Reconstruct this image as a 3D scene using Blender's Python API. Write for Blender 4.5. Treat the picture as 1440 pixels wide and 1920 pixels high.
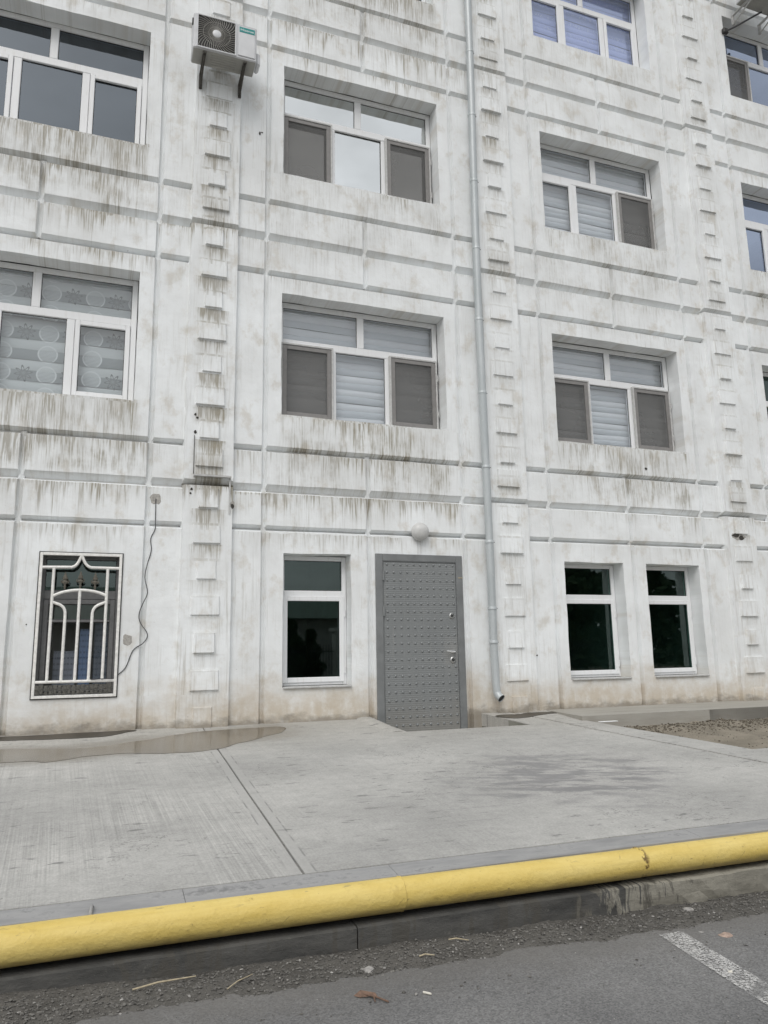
import bpy, bmesh, math, random
from mathutils import Vector, Matrix, noise
R=random.Random(7)
rad=math.radians
for o in list(bpy.data.objects): bpy.data.objects.remove(o)
scn=bpy.context.scene; COL=scn.collection

# ------------------------------------------------------------------ camera
cd=bpy.data.cameras.new('camera'); cam=bpy.data.objects.new('camera',cd); COL.objects.link(cam)
rv=Vector((0.937867,-0.34658571,-0.01684717)); uv=Vector((-0.04811243,-0.17796884,0.98285924)); fv=Vector((0.34364324,0.92098069,0.18358618))
cam.matrix_world=Matrix(((rv.x,uv.x,-fv.x,0),(rv.y,uv.y,-fv.y,-8),(rv.z,uv.z,-fv.z,1.32),(0,0,0,1)))
cd.sensor_fit='VERTICAL'; cd.sensor_height=36; cd.sensor_width=27
cd.lens=36*1421.81/1920; cd.clip_end=3000; cd.clip_start=.05
scn.camera=cam
# ------------------------------------------------------------------ sky, sun, exposure
SUN_EL,SUN_AZ=rad(50),rad(212)      # azimuth clockwise from +Y
w=bpy.data.worlds.new('World'); scn.world=w; w.use_nodes=True
nt=w.node_tree; nt.nodes.clear()
N=nt.nodes.new; L=nt.links.new
sky=N('ShaderNodeTexSky'); sky.sky_type='NISHITA'; sky.sun_disc=False
sky.sun_elevation=SUN_EL; sky.sun_rotation=SUN_AZ; sky.air_density=1.2; sky.dust_density=5; sky.ozone_density=1
hs=N('ShaderNodeHueSaturation'); hs.inputs['Saturation'].default_value=.22
L(sky.outputs[0],hs.inputs['Color'])
tc=N('ShaderNodeTexCoord'); mp=N('ShaderNodeMapping'); mp.inputs['Scale'].default_value=(1,1,2.2)
L(tc.outputs['Generated'],mp.inputs[0])
nz=N('ShaderNodeTexNoise'); nz.inputs['Scale'].default_value=3.2; nz.inputs['Detail'].default_value=5; nz.inputs['Roughness'].default_value=.55
L(mp.outputs[0],nz.inputs['Vector'])
mr=N('ShaderNodeMapRange'); mr.inputs[1].default_value=.3; mr.inputs[2].default_value=.72; mr.inputs[3].default_value=.5; mr.inputs[4].default_value=1.55
L(nz.outputs[0],mr.inputs[0])
mx=N('ShaderNodeMix'); mx.data_type='RGBA'; mx.inputs[0].default_value=.62
cl=N('ShaderNodeMix'); cl.data_type='RGBA'; cl.blend_type='MULTIPLY'; cl.inputs[0].default_value=1
cl.inputs[6].default_value=(6.0,6.15,6.35,1); L(mr.outputs[0],cl.inputs[7])
L(hs.outputs[0],mx.inputs[6]); L(cl.outputs[2],mx.inputs[7])
bg=N('ShaderNodeBackground'); bg.inputs['Strength'].default_value=.12
L(mx.outputs[2],bg.inputs[0]); wo=N('ShaderNodeOutputWorld'); L(bg.outputs[0],wo.inputs[0])
sl=bpy.data.lights.new('sun','SUN'); sl.energy=.9; sl.angle=rad(35); sl.color=(1,.97,.93)
so=bpy.data.objects.new('sun',sl); COL.objects.link(so)
sd=Vector((math.sin(SUN_AZ)*math.cos(SUN_EL),math.cos(SUN_AZ)*math.cos(SUN_EL),math.sin(SUN_EL)))
so.rotation_euler=(-sd).to_track_quat('-Z','Y').to_euler(); so.location=sd*30
scn.view_settings.view_transform='Standard'; scn.view_settings.look='None'; scn.view_settings.gamma=1
scn.view_settings.use_curve_mapping=False; scn.view_settings.exposure=0.22
scn.render.engine='CYCLES'; scn.cycles.max_bounces=8; scn.cycles.transparent_max_bounces=16

# ------------------------------------------------------------------ material helpers
class NB:
    """small node-graph builder"""
    def __init__(s,name):
        s.m=bpy.data.materials.new(name); s.m.use_nodes=True; s.t=s.m.node_tree; s.t.nodes.clear()
        s.out=s.t.nodes.new('ShaderNodeOutputMaterial'); g=s.n('ShaderNodeNewGeometry'); s.geo=g
        s.pos=g.outputs['Position']; s._xyz=None
    def n(s,k): return s.t.nodes.new(k)
    def put(s,sock,v):
        if isinstance(v,bpy.types.NodeSocket): s.t.links.new(v,sock)
        elif isinstance(v,(tuple,list)) and len(v)==3 and sock.type=='RGBA': sock.default_value=(*v,1)
        else: sock.default_value=v
    def xyz(s):
        if s._xyz is None:
            q=s.n('ShaderNodeSeparateXYZ'); s.put(q.inputs[0],s.pos); s._xyz=q.outputs
        return s._xyz
    def f(s,op,a,b=0.,c=None,clamp=False):
        q=s.n('ShaderNodeMath'); q.operation=op; q.use_clamp=clamp; s.put(q.inputs[0],a); s.put(q.inputs[1],b)
        if c is not None: s.put(q.inputs[2],c)
        return q.outputs[0]
    def mul(s,a,b): return s.f('MULTIPLY',a,b)
    def add(s,a,b): return s.f('ADD',a,b)
    def sub(s,a,b): return s.f('SUBTRACT',a,b)
    def mod(s,a,b): return s.f('FLOORED_MODULO',a,b)
    def comb(s,x,y,z=0.):
        q=s.n('ShaderNodeCombineXYZ'); s.put(q.inputs[0],x); s.put(q.inputs[1],y); s.put(q.inputs[2],z); return q.outputs[0]
    def noise(s,vec,scale=1.,detail=2.,rough=.5,dist=0.):
        q=s.n('ShaderNodeTexNoise'); s.put(q.inputs['Vector'],vec); q.inputs['Scale'].default_value=scale
        q.inputs['Detail'].default_value=detail; q.inputs['Roughness'].default_value=rough; q.inputs['Distortion'].default_value=dist
        return q.outputs[0]
    def vor(s,vec,scale,feat='F1',out=0):
        q=s.n('ShaderNodeTexVoronoi'); q.feature=feat; s.put(q.inputs['Vector'],vec); q.inputs['Scale'].default_value=scale; return q.outputs[out]
    def ss(s,v,a,b,lo=0.,hi=1.):
        q=s.n('ShaderNodeMapRange'); q.interpolation_type='SMOOTHSTEP'; s.put(q.inputs[0],v)
        for i,x in enumerate((a,b,lo,hi)): s.put(q.inputs[1+i],x)
        return q.outputs[0]
    def lin(s,v,a,b,lo=0.,hi=1.):
        q=s.n('ShaderNodeMapRange'); s.put(q.inputs[0],v)
        for i,x in enumerate((a,b,lo,hi)): s.put(q.inputs[1+i],x)
        return q.outputs[0]
    def mix(s,fac,a,b,mode='MIX'):
        q=s.n('ShaderNodeMix'); q.data_type='RGBA'; q.blend_type=mode; s.put(q.inputs[0],fac); s.put(q.inputs[6],a); s.put(q.inputs[7],b); return q.outputs[2]
    def bump(s,h,strength=.3,dist=.01,nrm=None):
        q=s.n('ShaderNodeBump'); q.inputs['Strength'].default_value=strength; q.inputs['Distance'].default_value=dist; s.put(q.inputs['Height'],h)
        if nrm is not None: s.put(q.inputs['Normal'],nrm)
        return q.outputs[0]
    def bsdf(s,color,rough=.6,metal=0.,nrm=None,spec=.5,**k):
        q=s.n('ShaderNodeBsdfPrincipled'); s.put(q.inputs['Base Color'],color); s.put(q.inputs['Roughness'],rough); s.put(q.inputs['Metallic'],metal)
        q.inputs['Specular IOR Level'].default_value=spec
        if nrm is not None: s.put(q.inputs['Normal'],nrm)
        for a,b in k.items(): s.put(q.inputs[a.replace('_',' ')],b)
        return q.outputs[0]
    def done(s,sh): s.put(s.out.inputs[0],sh); return s.m
def plain(name,col,rough=.5,metal=0.,var=.12,scale=14.,bump=.0,spec=.5):
    b=NB(name); n=b.noise(b.pos,scale,4,.6); k=b.lin(n,.3,.7,1-var,1+var)
    c=b.mix(1.,col,b.comb(k,k,k),'MULTIPLY')
    return b.done(b.bsdf(c,b.lin(n,.3,.7,max(.02,rough-.08),min(1,rough+.08)),metal,b.bump(n,bump,.004) if bump else None,spec))

def wall_material(name,pil=False):
    b=NB(name); x,y,z=b.xyz()
    # --- geometry-following dirt: drips that run down from sills and ledges
    xb=b.sub(b.mod(b.add(x,2.6),3.6),1.8)
    zz=b.mul(z,1.0)
    flo=b.f('FLOOR',b.f('DIVIDE',b.sub(zz,.95),2.992))
    big=b.noise(b.comb(b.mul(x,.33),b.mul(z,.27),3.1),1,2)
    big2=b.noise(b.comb(b.mul(x,.9),b.mul(z,.5),33.),1,3,.55)
    amount=b.mul(b.ss(big,.34,.6,.25,1.25),b.ss(b.noise(b.comb(b.mul(x,1.3),b.mul(z,.8),51.),1,3,.6),.34,.6,.3,1.25))
    place=b.ss(x,.2,2.2,1.45,1.1); place=b.mul(place,b.ss(x,4.4,4.9,1.,.72)); place=b.mul(place,b.sub(1.,b.mul(b.ss(x,4.6,5.0),b.ss(z,8.6,9.0,0.,.8))))
    amount=b.mul(amount,place)
    fine=b.noise(b.comb(b.mul(x,58.),b.mul(z,2.2),flo),1,3,.6)
    fine2=b.noise(b.comb(b.mul(x,24.),b.mul(z,1.2),b.add(flo,9.)),1,3,.62,.4)
    streak=b.mul(b.ss(fine,.43,.66),b.ss(fine2,.36,.62))
    streak2=b.mul(b.ss(b.noise(b.comb(b.mul(x,70.),b.mul(z,2.4),flo),1,4,.7),.38,.62),b.ss(b.noise(b.comb(b.mul(x,16.),b.mul(z,1.6),b.add(flo,3.)),1,3,.6,.5),.34,.6))
    patch2=b.noise(b.comb(b.mul(x,2.4),b.mul(z,2.2),61.),1,4,.6)
    wob=b.mul(b.sub(b.noise(b.comb(b.mul(x,7.),b.mul(z,7.),1.),1,3),.5),.05)
    def drips(z0,length,seed,rag=1.):
        d=b.mod(b.sub(b.add(z0,wob),z),2.992)
        ln=b.noise(b.comb(b.mul(x,13.),b.mul(flo,5.3),seed),1,4,.75)
        ln=b.mul(b.ss(ln,.34,.76,.05,1.15),length)
        return b.mul(b.ss(b.f('DIVIDE',d,ln),1.,.1),1.),d
    if not pil:
        s,ds=drips(3.975,.85,1.7)
        inwin=b.mul(b.ss(b.f('ABSOLUTE',xb),1.1,.98),b.ss(z,3.0,3.2))
        s=b.mul(s,inwin)
        f_,df=drips(3.06,.62,5.2); a_,da=drips(2.625,.45,8.8); c_,dc=drips(3.53,.6,12.4)
        ledge=b.f('MAXIMUM',b.mul(f_,.95),b.f('MAXIMUM',b.mul(a_,.6),b.mul(c_,.75)))
        ragged=b.mul(b.ss(b.add(df,b.mul(fine2,.05)),.075,.035),.55)
        mid=b.ss(b.f('ABSOLUTE',xb),1.35,1.0,.45,1.)
        dirt=b.f('MAXIMUM',b.mul(s,1.),b.mul(ledge,mid))
        dirt=b.mul(dirt,amount)
        soft=b.mul(b.mul(b.ss(ds,1.15,.1),inwin),b.ss(patch2,.28,.6))
        soft2=b.mul(b.mul(b.ss(b.mod(b.sub(3.6,z),2.992),1.05,.2),mid),b.ss(patch2,.45,.7))
        dirt=b.mul(dirt,b.add(.22,b.mul(streak,.95)))
        dirt=b.f('MAXIMUM',dirt,b.mul(b.mul(b.add(b.mul(soft,1.0),b.mul(soft2,.8)),b.f('MINIMUM',b.add(amount,.15),1.05)),b.add(.14,b.mul(streak2,.95))))
        rg=b.mul(b.mul(ragged,amount),b.ss(fine,.35,.6))
        dirt=b.f('MAXIMUM',dirt,rg)
        gen=b.mul(b.mul(b.mul(b.ss(fine2,.45,.7),b.ss(fine,.40,.62)),b.ss(big2,.42,.62,.15,1.)),.30)
    else:
        q,dq=drips(3.12,.5,2.2)
        d1=b.mod(b.sub(.60,z),.3735); ln=b.noise(b.comb(b.mul(x,26.),b.mul(b.f('FLOOR',b.f('DIVIDE',z,.3735)),3.1),4.),1,2)
        q2=b.mul(b.ss(b.f('DIVIDE',d1,b.mul(ln,.5)),1.,.1),.85)
        cent=b.ss(b.add(b.f('ABSOLUTE',b.sub(b.mod(b.add(x,.8),3.6),1.8)),b.mul(b.sub(b.noise(b.comb(b.mul(x,5.),b.mul(z,4.),77.),1,4,.6),.5),.22)),.22,.08)
        dirt=b.mul(b.mul(b.f('MAXIMUM',b.mul(q,.8),b.mul(q2,cent)),b.add(amount,.25)),b.add(.3,b.mul(streak2,1.1)))
        edge_=b.mul(b.mul(b.ss(b.f('ABSOLUTE',b.sub(d1,.01)),.03,.008),cent),b.ss(fine2,.38,.6)); dirt=b.f('MAXIMUM',dirt,b.mul(edge_,.8))
        rim_=b.mul(b.mul(b.ss(b.f('ABSOLUTE',b.sub(d1,.163)),.022,.009),cent),b.ss(fine2,.34,.55,.35,1.)); dirt=b.f('MAXIMUM',dirt,b.mul(rim_,.62))
        low=b.mul(b.mul(b.ss(b.mod(b.sub(3.2,z),2.992),2.55,2.95),cent),b.add(.35,b.mul(streak2,.8))); dirt=b.f('MAXIMUM',dirt,b.mul(low,.95)); dirt=b.mul(dirt,b.mul(b.ss(x,2.,4.,1.,.62),b.ss(z,1.9,2.9,.45,1.)))
        gen=b.mul(b.mul(b.mul(b.ss(fine2,.42,.7),b.ss(fine,.36,.62)),b.ss(big2,.38,.6,.2,1.)),.5)
    dirt=b.f('MAXIMUM',dirt,gen)
    blot=b.noise(b.comb(b.mul(x,1.6),b.mul(z,1.1),7.),1,5,.6)
    base=b.mix(b.ss(blot,.3,.7),(.75,.765,.765),(.865,.89,.90))
    patch=b.noise(b.comb(b.mul(x,4.5),b.mul(z,3.2),2.),1,4,.65)
    base=b.mix(b.mul(b.ss(patch,.5,.72),.58),base,(.57,.535,.47))
    olive=b.mix(b.ss(b.noise(b.comb(b.mul(x,2.),b.mul(z,1.),0.),1,2),.35,.65),(.27,.24,.175),(.36,.34,.295))
    col=b.mix(b.f('MINIMUM',b.mul(dirt,.95),.84),base,olive)
    # splash-back soil along the foot of the wall
    sp=b.add(z,b.mul(b.sub(b.noise(b.comb(b.mul(x,1.1),b.mul(z,2.),4.),1,5,.65),.5),1.1))
    soil=b.mul(b.ss(sp,1.22,.66),b.ss(b.noise(b.comb(b.mul(x,9.),b.mul(z,6.),4.),1,4,.7),.2,.6,.45,1.))
    col=b.mix(b.mul(soil,.75),col,(.50,.42,.31))
    foot=b.add(z,b.mul(b.sub(b.noise(b.comb(b.mul(x,5.),b.mul(z,9.),14.),1,5,.7),.5),.3))
    col=b.mix(b.mul(b.ss(foot,.74,.62),.7),col,(.20,.18,.15))
    # flaked spots
    v=b.noise(b.comb(b.mul(x,17.),b.mul(z,14.),20.),1,3,.6)
    col=b.mix(b.mul(b.ss(v,.755,.775),.75),col,(.33,.31,.28))
    # fine hairline cracks
    h1=b.noise(b.comb(b.mul(x,5.),b.mul(z,5.),0.),1,6,.65); h2=b.noise(b.pos,85.,3,.6); h3=b.noise(b.pos,1.4,3)
    nr=b.bump(h2,.16,.004,b.bump(h1,.42,.02,b.bump(h3,.5,.05)))
    return b.done(b.bsdf(col,.78,0.,nr,.25))

M={}
M['wall']=wall_material('stained white plaster'); M['pilaster']=wall_material('stained pilaster plaster',True)
def quick_plaster():
    b=NB('plaster backing'); n=b.noise(b.pos,9.,4,.6)
    return b.done(b.bsdf(b.mix(n,(.52,.51,.48),(.72,.72,.71)),.85,0.,b.bump(n,.3,.01),.2))
M['back']=quick_plaster()
def pvc():
    b=NB('white plastic frame'); x,y,z=b.xyz()
    n=b.noise(b.comb(b.mul(x,30.),b.mul(z,4.),b.mul(y,20.)),1,4,.6)
    return b.done(b.bsdf(b.mix(b.ss(n,.5,.85),(.80,.81,.82),(.71,.705,.69)),.38))
M['pvc']=pvc()
M['pvcold']=plain('weathered plastic frame',(.50,.50,.49),.5,var=.15,scale=25)
M['pvcgrey']=plain('dark grey frame',(.17,.17,.172),.5,var=.15,scale=25)  # darker grey than the other frames, for the window behind the grille
M['gasket']=plain('dark rubber gasket',(.03,.03,.032),.6)
M['screenframe']=plain('taupe screen frame',(.225,.217,.21),.45,var=.1,scale=20)
M['taupe']=M['screenframe']
def glass(name,k=2.,tint=(.92,.95,.97),refl=(1,1,1),lo=0.,wavy=.02):
    b=NB(name); fr=b.n('ShaderNodeFresnel'); fr.inputs[0].default_value=1.52
    bf=b.geo.outputs['Backfacing']; b.put(fr.inputs[0],b.lin(bf,0.,1.,1.52,1/1.52))
    fac=b.mul(b.f('MINIMUM',b.add(b.mul(fr.outputs[0],k),lo),1.),b.sub(1.,bf))
    t=b.n('ShaderNodeBsdfTransparent'); b.put(t.inputs[0],tint)
    g=b.n('ShaderNodeBsdfGlossy'); g.inputs['Roughness'].default_value=.012; b.put(g.inputs[0],refl)
    b.put(g.inputs['Normal'],b.bump(b.noise(b.pos,1.7,1),wavy,.03))
    m=b.n('ShaderNodeMixShader'); b.put(m.inputs[0],fac); b.put(m.inputs[1],t.outputs[0]); b.put(m.inputs[2],g.outputs[0])
    return b.done(m.outputs[0])
M['glass']=glass('window glass',3.4,(.97,.985,1.))
M['glassdark']=glass('dark tinted glass',2.3,(.56,.70,.66),(.70,.86,.82))
M['film']=glass('mirror film glass',1.,(.42,.44,.47),(.93,.96,.96),.66,.06)
M['filmblue']=glass('bluish film glass',1.4,(.72,.76,.86),(.70,.80,1.),.36,.04)
M['lavglass']=glass('lavender reflecting glass',3.0,(.93,.95,1.),(.72,.8,1.),.1,.03)
M['greyfilm']=glass('grey tinted glass',2.4,(.42,.45,.5),(.82,.91,1),.035,.03)
def meshmat():
    b=NB('insect mesh'); t=b.n('ShaderNodeBsdfTransparent'); t.inputs[0].default_value=(.72,.7,.68,1)
    n=b.noise(b.pos,1.3,2); n2=b.noise(b.comb(b.mul(b.xyz()[0],3.),b.mul(b.xyz()[2],11.),0.),1,2)
    d=b.bsdf(b.mix(n2,(.17,.17,.167),(.22,.22,.216)),.8)
    m=b.n('ShaderNodeMixShader'); b.put(m.inputs[0],b.lin(n,.3,.7,.46,.56)); b.put(m.inputs[1],t.outputs[0]); b.put(m.inputs[2],d); return b.done(m.outputs[0])
M['mesh']=meshmat()
def fabric(name,c1,c2,tr=.25,emb=None):
    b=NB(name); x,y,z=b.xyz(); n=b.noise(b.comb(b.mul(x,1.6),b.mul(z,5.),0.),1,3); w_=b.noise(b.pos,160.,2)
    c=b.mix(n,c1,c2)
    if emb=='medallion':
        gx=b.sub(b.mod(b.add(x,.0),.44),.22); gz=b.sub(b.mod(b.add(z,.03),.232),.116)
        rr=b.f('SQRT',b.add(b.f('POWER',b.f('DIVIDE',gx,.088),2.),b.f('POWER',b.f('DIVIDE',gz,.088),2.)))
        dots=b.ss(b.f('SINE',b.mul(z,420.)),-.2,.6,.35,1.)
        c=b.mix(b.mul(b.mul(b.ss(rr,1.,.93),dots),.8),c,(.70,.74,.72))
        ring=b.mul(b.ss(b.f('ABSOLUTE',b.sub(rr,1.05)),.12,.05),.85); c=b.mix(ring,c,(.80,.83,.81))
        kx=b.sub(b.mod(b.add(x,.22),.44),.22); kz=b.sub(b.mod(b.add(z,.146),.464),.232)
        an=b.f('ARCTAN2',kz,kx); r2=b.f('SQRT',b.add(b.mul(kx,kx),b.mul(kz,kz)))
        pet=b.add(.058,b.mul(b.f('SINE',b.mul(an,8.)),.024))
        orn=b.mul(b.ss(b.f('ABSOLUTE',b.sub(r2,pet)),.015,.006),.9); c=b.mix(orn,c,(.16,.18,.17))
        orn2=b.mul(b.ss(b.f('ABSOLUTE',b.sub(r2,b.mul(pet,.42))),.012,.004),.9); c=b.mix(orn2,c,(.2,.22,.21))
    if emb=='lace':
        gz=b.mod(z,.19); row=b.mul(b.ss(gz,.025,.035),b.ss(gz,.075,.065)); dd=b.vor(b.comb(b.mul(x,38.),b.mul(z,38.),0.),1.)
        c=b.mix(b.mul(b.mul(row,b.ss(dd,.42,.3)),.8),c,(.95,.96,.98))
    df=b.bsdf(c,.85,0.,b.bump(w_,.1,.002),.15)
    t=b.n('ShaderNodeBsdfTranslucent'); b.put(t.inputs[0],c)
    m=b.n('ShaderNodeMixShader'); m.inputs[0].default_value=tr; b.put(m.inputs[1],df); b.put(m.inputs[2],t.outputs[0]); return b.done(m.outputs[0])
M['blind_w']=fabric('white blind band',(.84,.86,.87),(.90,.915,.925))
M['blind_g']=fabric('sheer blind band',(.62,.655,.675),(.72,.75,.765))
M['cur_w']=fabric('patterned curtain light band',(.58,.62,.60),(.68,.715,.70),.2,'medallion')
M['cur_g']=fabric('patterned curtain dark band',(.27,.30,.30),(.34,.37,.365),.2,'medallion')
M['lace']=fabric('lavender lace curtain',(.56,.60,.84),(.72,.76,.93),.2,'lace')
M['room']=plain('dim room',(.22,.23,.23),.9,var=.2,scale=3)
M['door']=None
def doormat():
    b=NB('grey enamel door'); x,y,z=b.xyz()
    st=b.f('SINE',b.mul(z,285.)); n=b.noise(b.comb(b.mul(x,3.),b.mul(z,1.5),0.),1,4,.6)
    d=b.noise(b.pos,45.,3,.6)
    c=b.mix(n,(.185,.195,.197),(.235,.245,.247)); c=b.mix(b.mul(b.ss(d,.6,.8),.4),c,(.30,.29,.27))
    hd=b.f('SQRT',b.add(b.f('POWER',b.sub(x,3.78),2.),b.f('POWER',b.mul(b.sub(z,1.3),.6),2.))); c=b.mix(b.mul(b.ss(b.add(hd,b.mul(b.sub(d,.5),.2)),.16,.03),.4),c,(.29,.285,.27))
    v=b.noise(b.comb(b.mul(x,22.),b.mul(z,1.2),5.),1,4,.65); c=b.mix(b.mul(b.ss(v,.56,.74),.4),c,(.29,.288,.275))
    lowd=b.mul(b.ss(b.add(z,b.mul(b.sub(n,.5),.6)),1.0,.45),.35); c=b.mix(lowd,c,(.27,.245,.205))
    dent=b.noise(b.comb(b.mul(x,2.3),b.mul(z,2.),9.),1,3)
    return b.done(b.bsdf(c,b.lin(n,.3,.7,.36,.5),0.,b.bump(st,.22,.003,b.bump(dent,.5,.02))))
M['door']=doormat()
M['doorframe']=plain('grey enamel frame',(.185,.193,.195),.5,var=.16,scale=5,bump=.1)
M['stud']=plain('grey enamel stud',(.20,.21,.213),.38,var=.1,scale=40)
M['steel']=plain('dull steel',(.42,.42,.41),.32,.9,var=.2,scale=60)
M['chrome']=plain('worn chrome',(.75,.75,.74),.22,.9,var=.1,scale=60)
M['dark']=plain('dark steel',(.035,.035,.035),.6)
M['rustbar']=plain('dark rusty bracket',(.075,.07,.062),.75,.2,var=.35,scale=40,bump=.4)
def pipegrey():
    b=NB('pale painted sheet metal'); x,y,z=b.xyz(); n=b.noise(b.comb(b.mul(x,14.),b.mul(y,14.),b.mul(z,1.6)),1,5,.65)
    c=b.mix(b.ss(n,.35,.7),(.43,.465,.475),(.52,.55,.56)); s=b.noise(b.pos,30.,4,.7); c=b.mix(b.mul(b.ss(s,.62,.75),.6),c,(.72,.72,.71))
    return b.done(b.bsdf(c,.42,.15,b.bump(b.noise(b.pos,11.,3),.22,.008)))
M['downpipe']=pipegrey()
M['white']=plain('white painted steel bars',(.80,.79,.76),.45,var=.14,scale=30,bump=.15)
M['acwhite']=plain('off white unit casing',(.62,.63,.645),.42,var=.07,scale=6)
M['acbase_shade']=plain('cream unit base with painted shade',(.34,.335,.31),.5,var=.12,scale=7)  # underside shade of the unit put into the base pan colour
M['acdark']=plain('fan cavity',(.035,.034,.032),.8)
M['acguard']=plain('grey wire guard',(.50,.49,.455),.5)
M['teal']=plain('teal nameplate',(.0,.235,.225),.4,var=.04)
M['letter']=plain('white lettering',(.85,.86,.86),.5,var=.02)
M['lamp']=plain('dusty lamp glass',(.56,.56,.55),.4,var=.1,scale=18)
M['cable']=plain('black cable',(.05,.05,.055),.6)
M['iron']=plain('raw cast iron',(.12,.11,.09),.7,.3,var=.4,scale=60,bump=.3)
M['ironplate']=plain('grey ornamental casting',(.115,.112,.10),.75,.2,var=.5,scale=70,bump=.5)

def concrete():
    b=NB('broomed concrete'); x,y,z=b.xyz()
    warp=b.mul(b.sub(b.noise(b.comb(b.mul(x,.8),b.mul(y,.5),0.),1,2),.5),.05)
    xs=b.add(x,b.mul(y,.05))
    br=b.noise(b.comb(b.mul(xs,34.),b.mul(y,.7),0.),1,4,.65); br2=b.noise(b.comb(b.mul(xs,110.),b.mul(y,.9),5.),1,2,.6)
    leftish=b.ss(x,1.15,.85,.35,1.)
    clus=b.ss(b.noise(b.comb(b.mul(x,1.7),b.mul(y,.8),11.),1,3),.36,.62,.15,1.)
    brush=b.mul(b.mul(b.add(b.mul(b.sub(br,.5),.7),b.sub(br2,.5)),leftish),clus)
    big=b.noise(b.comb(b.mul(x,.7),b.mul(y,.9),2.),1,5,.6)
    c=b.mix(b.ss(big,.3,.7),(.335,.332,.318),(.445,.44,.42))
    k=b.add(1.,b.mul(brush,.75)); c=b.mix(1.,c,b.comb(k,k,k),'MULTIPLY')
    near=b.ss(y,-1.7,-.3); c=b.mix(b.mul(near,.35),c,(.42,.395,.345))
    gr=b.noise(b.pos,75.,3,.7); gr2=b.noise(b.comb(b.mul(x,9.),b.mul(y,11.),6.),1,5,.7); k2=b.add(b.lin(gr,.25,.75,.82,1.18),b.lin(gr2,.3,.7,-.09,.09)); c=b.mix(1.,c,b.comb(k2,k2,k2),'MULTIPLY')
    ck=b.noise(b.comb(b.mul(x,1.1),b.mul(y,1.4),71.),1,6,.62); ckl=b.mul(b.ss(b.f('ABSOLUTE',b.sub(ck,.5)),.0035,.001),b.ss(b.noise(b.comb(x,y,72.),.9,2),.5,.6)); c=b.mix(b.mul(ckl,.6),c,(.15,.148,.14))
    # tyre-dragged damp patch
    ex=b.f('DIVIDE',b.sub(x,3.35),1.05); ey=b.f('DIVIDE',b.sub(y,-2.75),.85)
    rr=b.f('SQRT',b.add(b.mul(ex,ex),b.mul(ey,ey)))
    sx=b.sub(b.mul(x,.96),b.mul(y,.28)); sy=b.add(b.mul(y,.96),b.mul(x,.28))
    pn=b.noise(b.comb(b.mul(sx,2.2),b.mul(sy,8.),3.),1,5,.68); pn2=b.noise(b.comb(b.mul(x,2.),b.mul(y,2.),3.),1,4,.6)
    damp=b.mul(b.ss(b.add(rr,b.mul(b.sub(pn2,.5),1.6)),1.12,.45),b.ss(pn,.42,.57))
    c=b.mix(b.mul(damp,.68),c,(.16,.16,.165))
    yc=b.lin(x,-.2,1.7,-.9,-.38); hal=b.add(b.f('ABSOLUTE',b.sub(y,yc)),b.mul(b.sub(b.noise(b.comb(b.mul(x,2.2),b.mul(y,4.),41.),1,5,.65),.5),.45))
    hal=b.mul(b.ss(hal,.48,.22),b.ss(x,2.1,1.6)); c=b.mix(b.mul(hal,.55),c,(.215,.195,.16))
    # scattered dark scuffs drawn out sideways
    sc=b.noise(b.comb(b.mul(x,5.),b.mul(y,17.),8.),1,4,.62); scm=b.noise(b.comb(b.mul(x,.6),b.mul(y,1.1),18.),1,2)
    c=b.mix(b.mul(b.ss(sc,.60,.68),b.ss(scm,.36,.58,.2,.8)),c,(.17,.17,.165))
    c=b.mix(b.mul(b.ss(b.noise(b.comb(b.mul(x,1.1),b.mul(y,24.),28.),1,4,.6),.58,.72),.35),c,(.25,.25,.245))
    sp=b.noise(b.pos,38.,2,.5); c=b.mix(b.mul(b.ss(sp,.74,.78),.55),c,(.12,.115,.105))
    # trowelled border along the joint
    jd=b.f('ABSOLUTE',b.sub(x,1.004)); edge=b.mul(b.ss(jd,.075,.06),.5); c=b.mix(edge,c,(.40,.395,.38))
    ln=b.mul(b.ss(b.f('ABSOLUTE',b.sub(jd,.068)),.008,.002),b.ss(b.noise(b.pos,9.,3),.4,.6)); c=b.mix(b.mul(ln,.6),c,(.16,.16,.155))
    g=b.noise(b.pos,220.,2)
    nr=b.bump(g,.12,.002,b.bump(b.add(b.mul(brush,.6),b.mul(big,.3)),.28,.008))
    return b.done(b.bsdf(c,b.lin(damp,0.,1.,.8,.5),0.,nr,.3))
M['concrete']=concrete()
def smoothcem(name,a,b_,c_,th=.55):
    b=NB(name); x,y,z=b.xyz(); n=b.noise(b.comb(b.mul(x,1.3),b.mul(y,6.),b.mul(z,6.)),1,6,.65); f=b.noise(b.pos,34.,4,.7)
    c=b.mix(b.ss(n,.3,.6),a,b_); c=b.mix(b.mul(b.ss(b.add(b.mul(n,.7),b.mul(f,.3)),th,th+.13),.7),c,c_)
    return b.done(b.bsdf(c,.75,0.,b.bump(f,.25,.006,b.bump(n,.4,.02)),.25))
M['cement']=smoothcem('smooth cement edging',(.235,.238,.24),(.335,.335,.332),(.14,.142,.145),.52)
M['kerbdark']=smoothcem('tarred kerb face',(.05,.05,.048),(.085,.083,.078),(.14,.135,.12),.58)
M['kerblight']=smoothcem('raw concrete kerb',(.21,.20,.17),(.28,.265,.225),(.12,.115,.10),.56)
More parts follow.
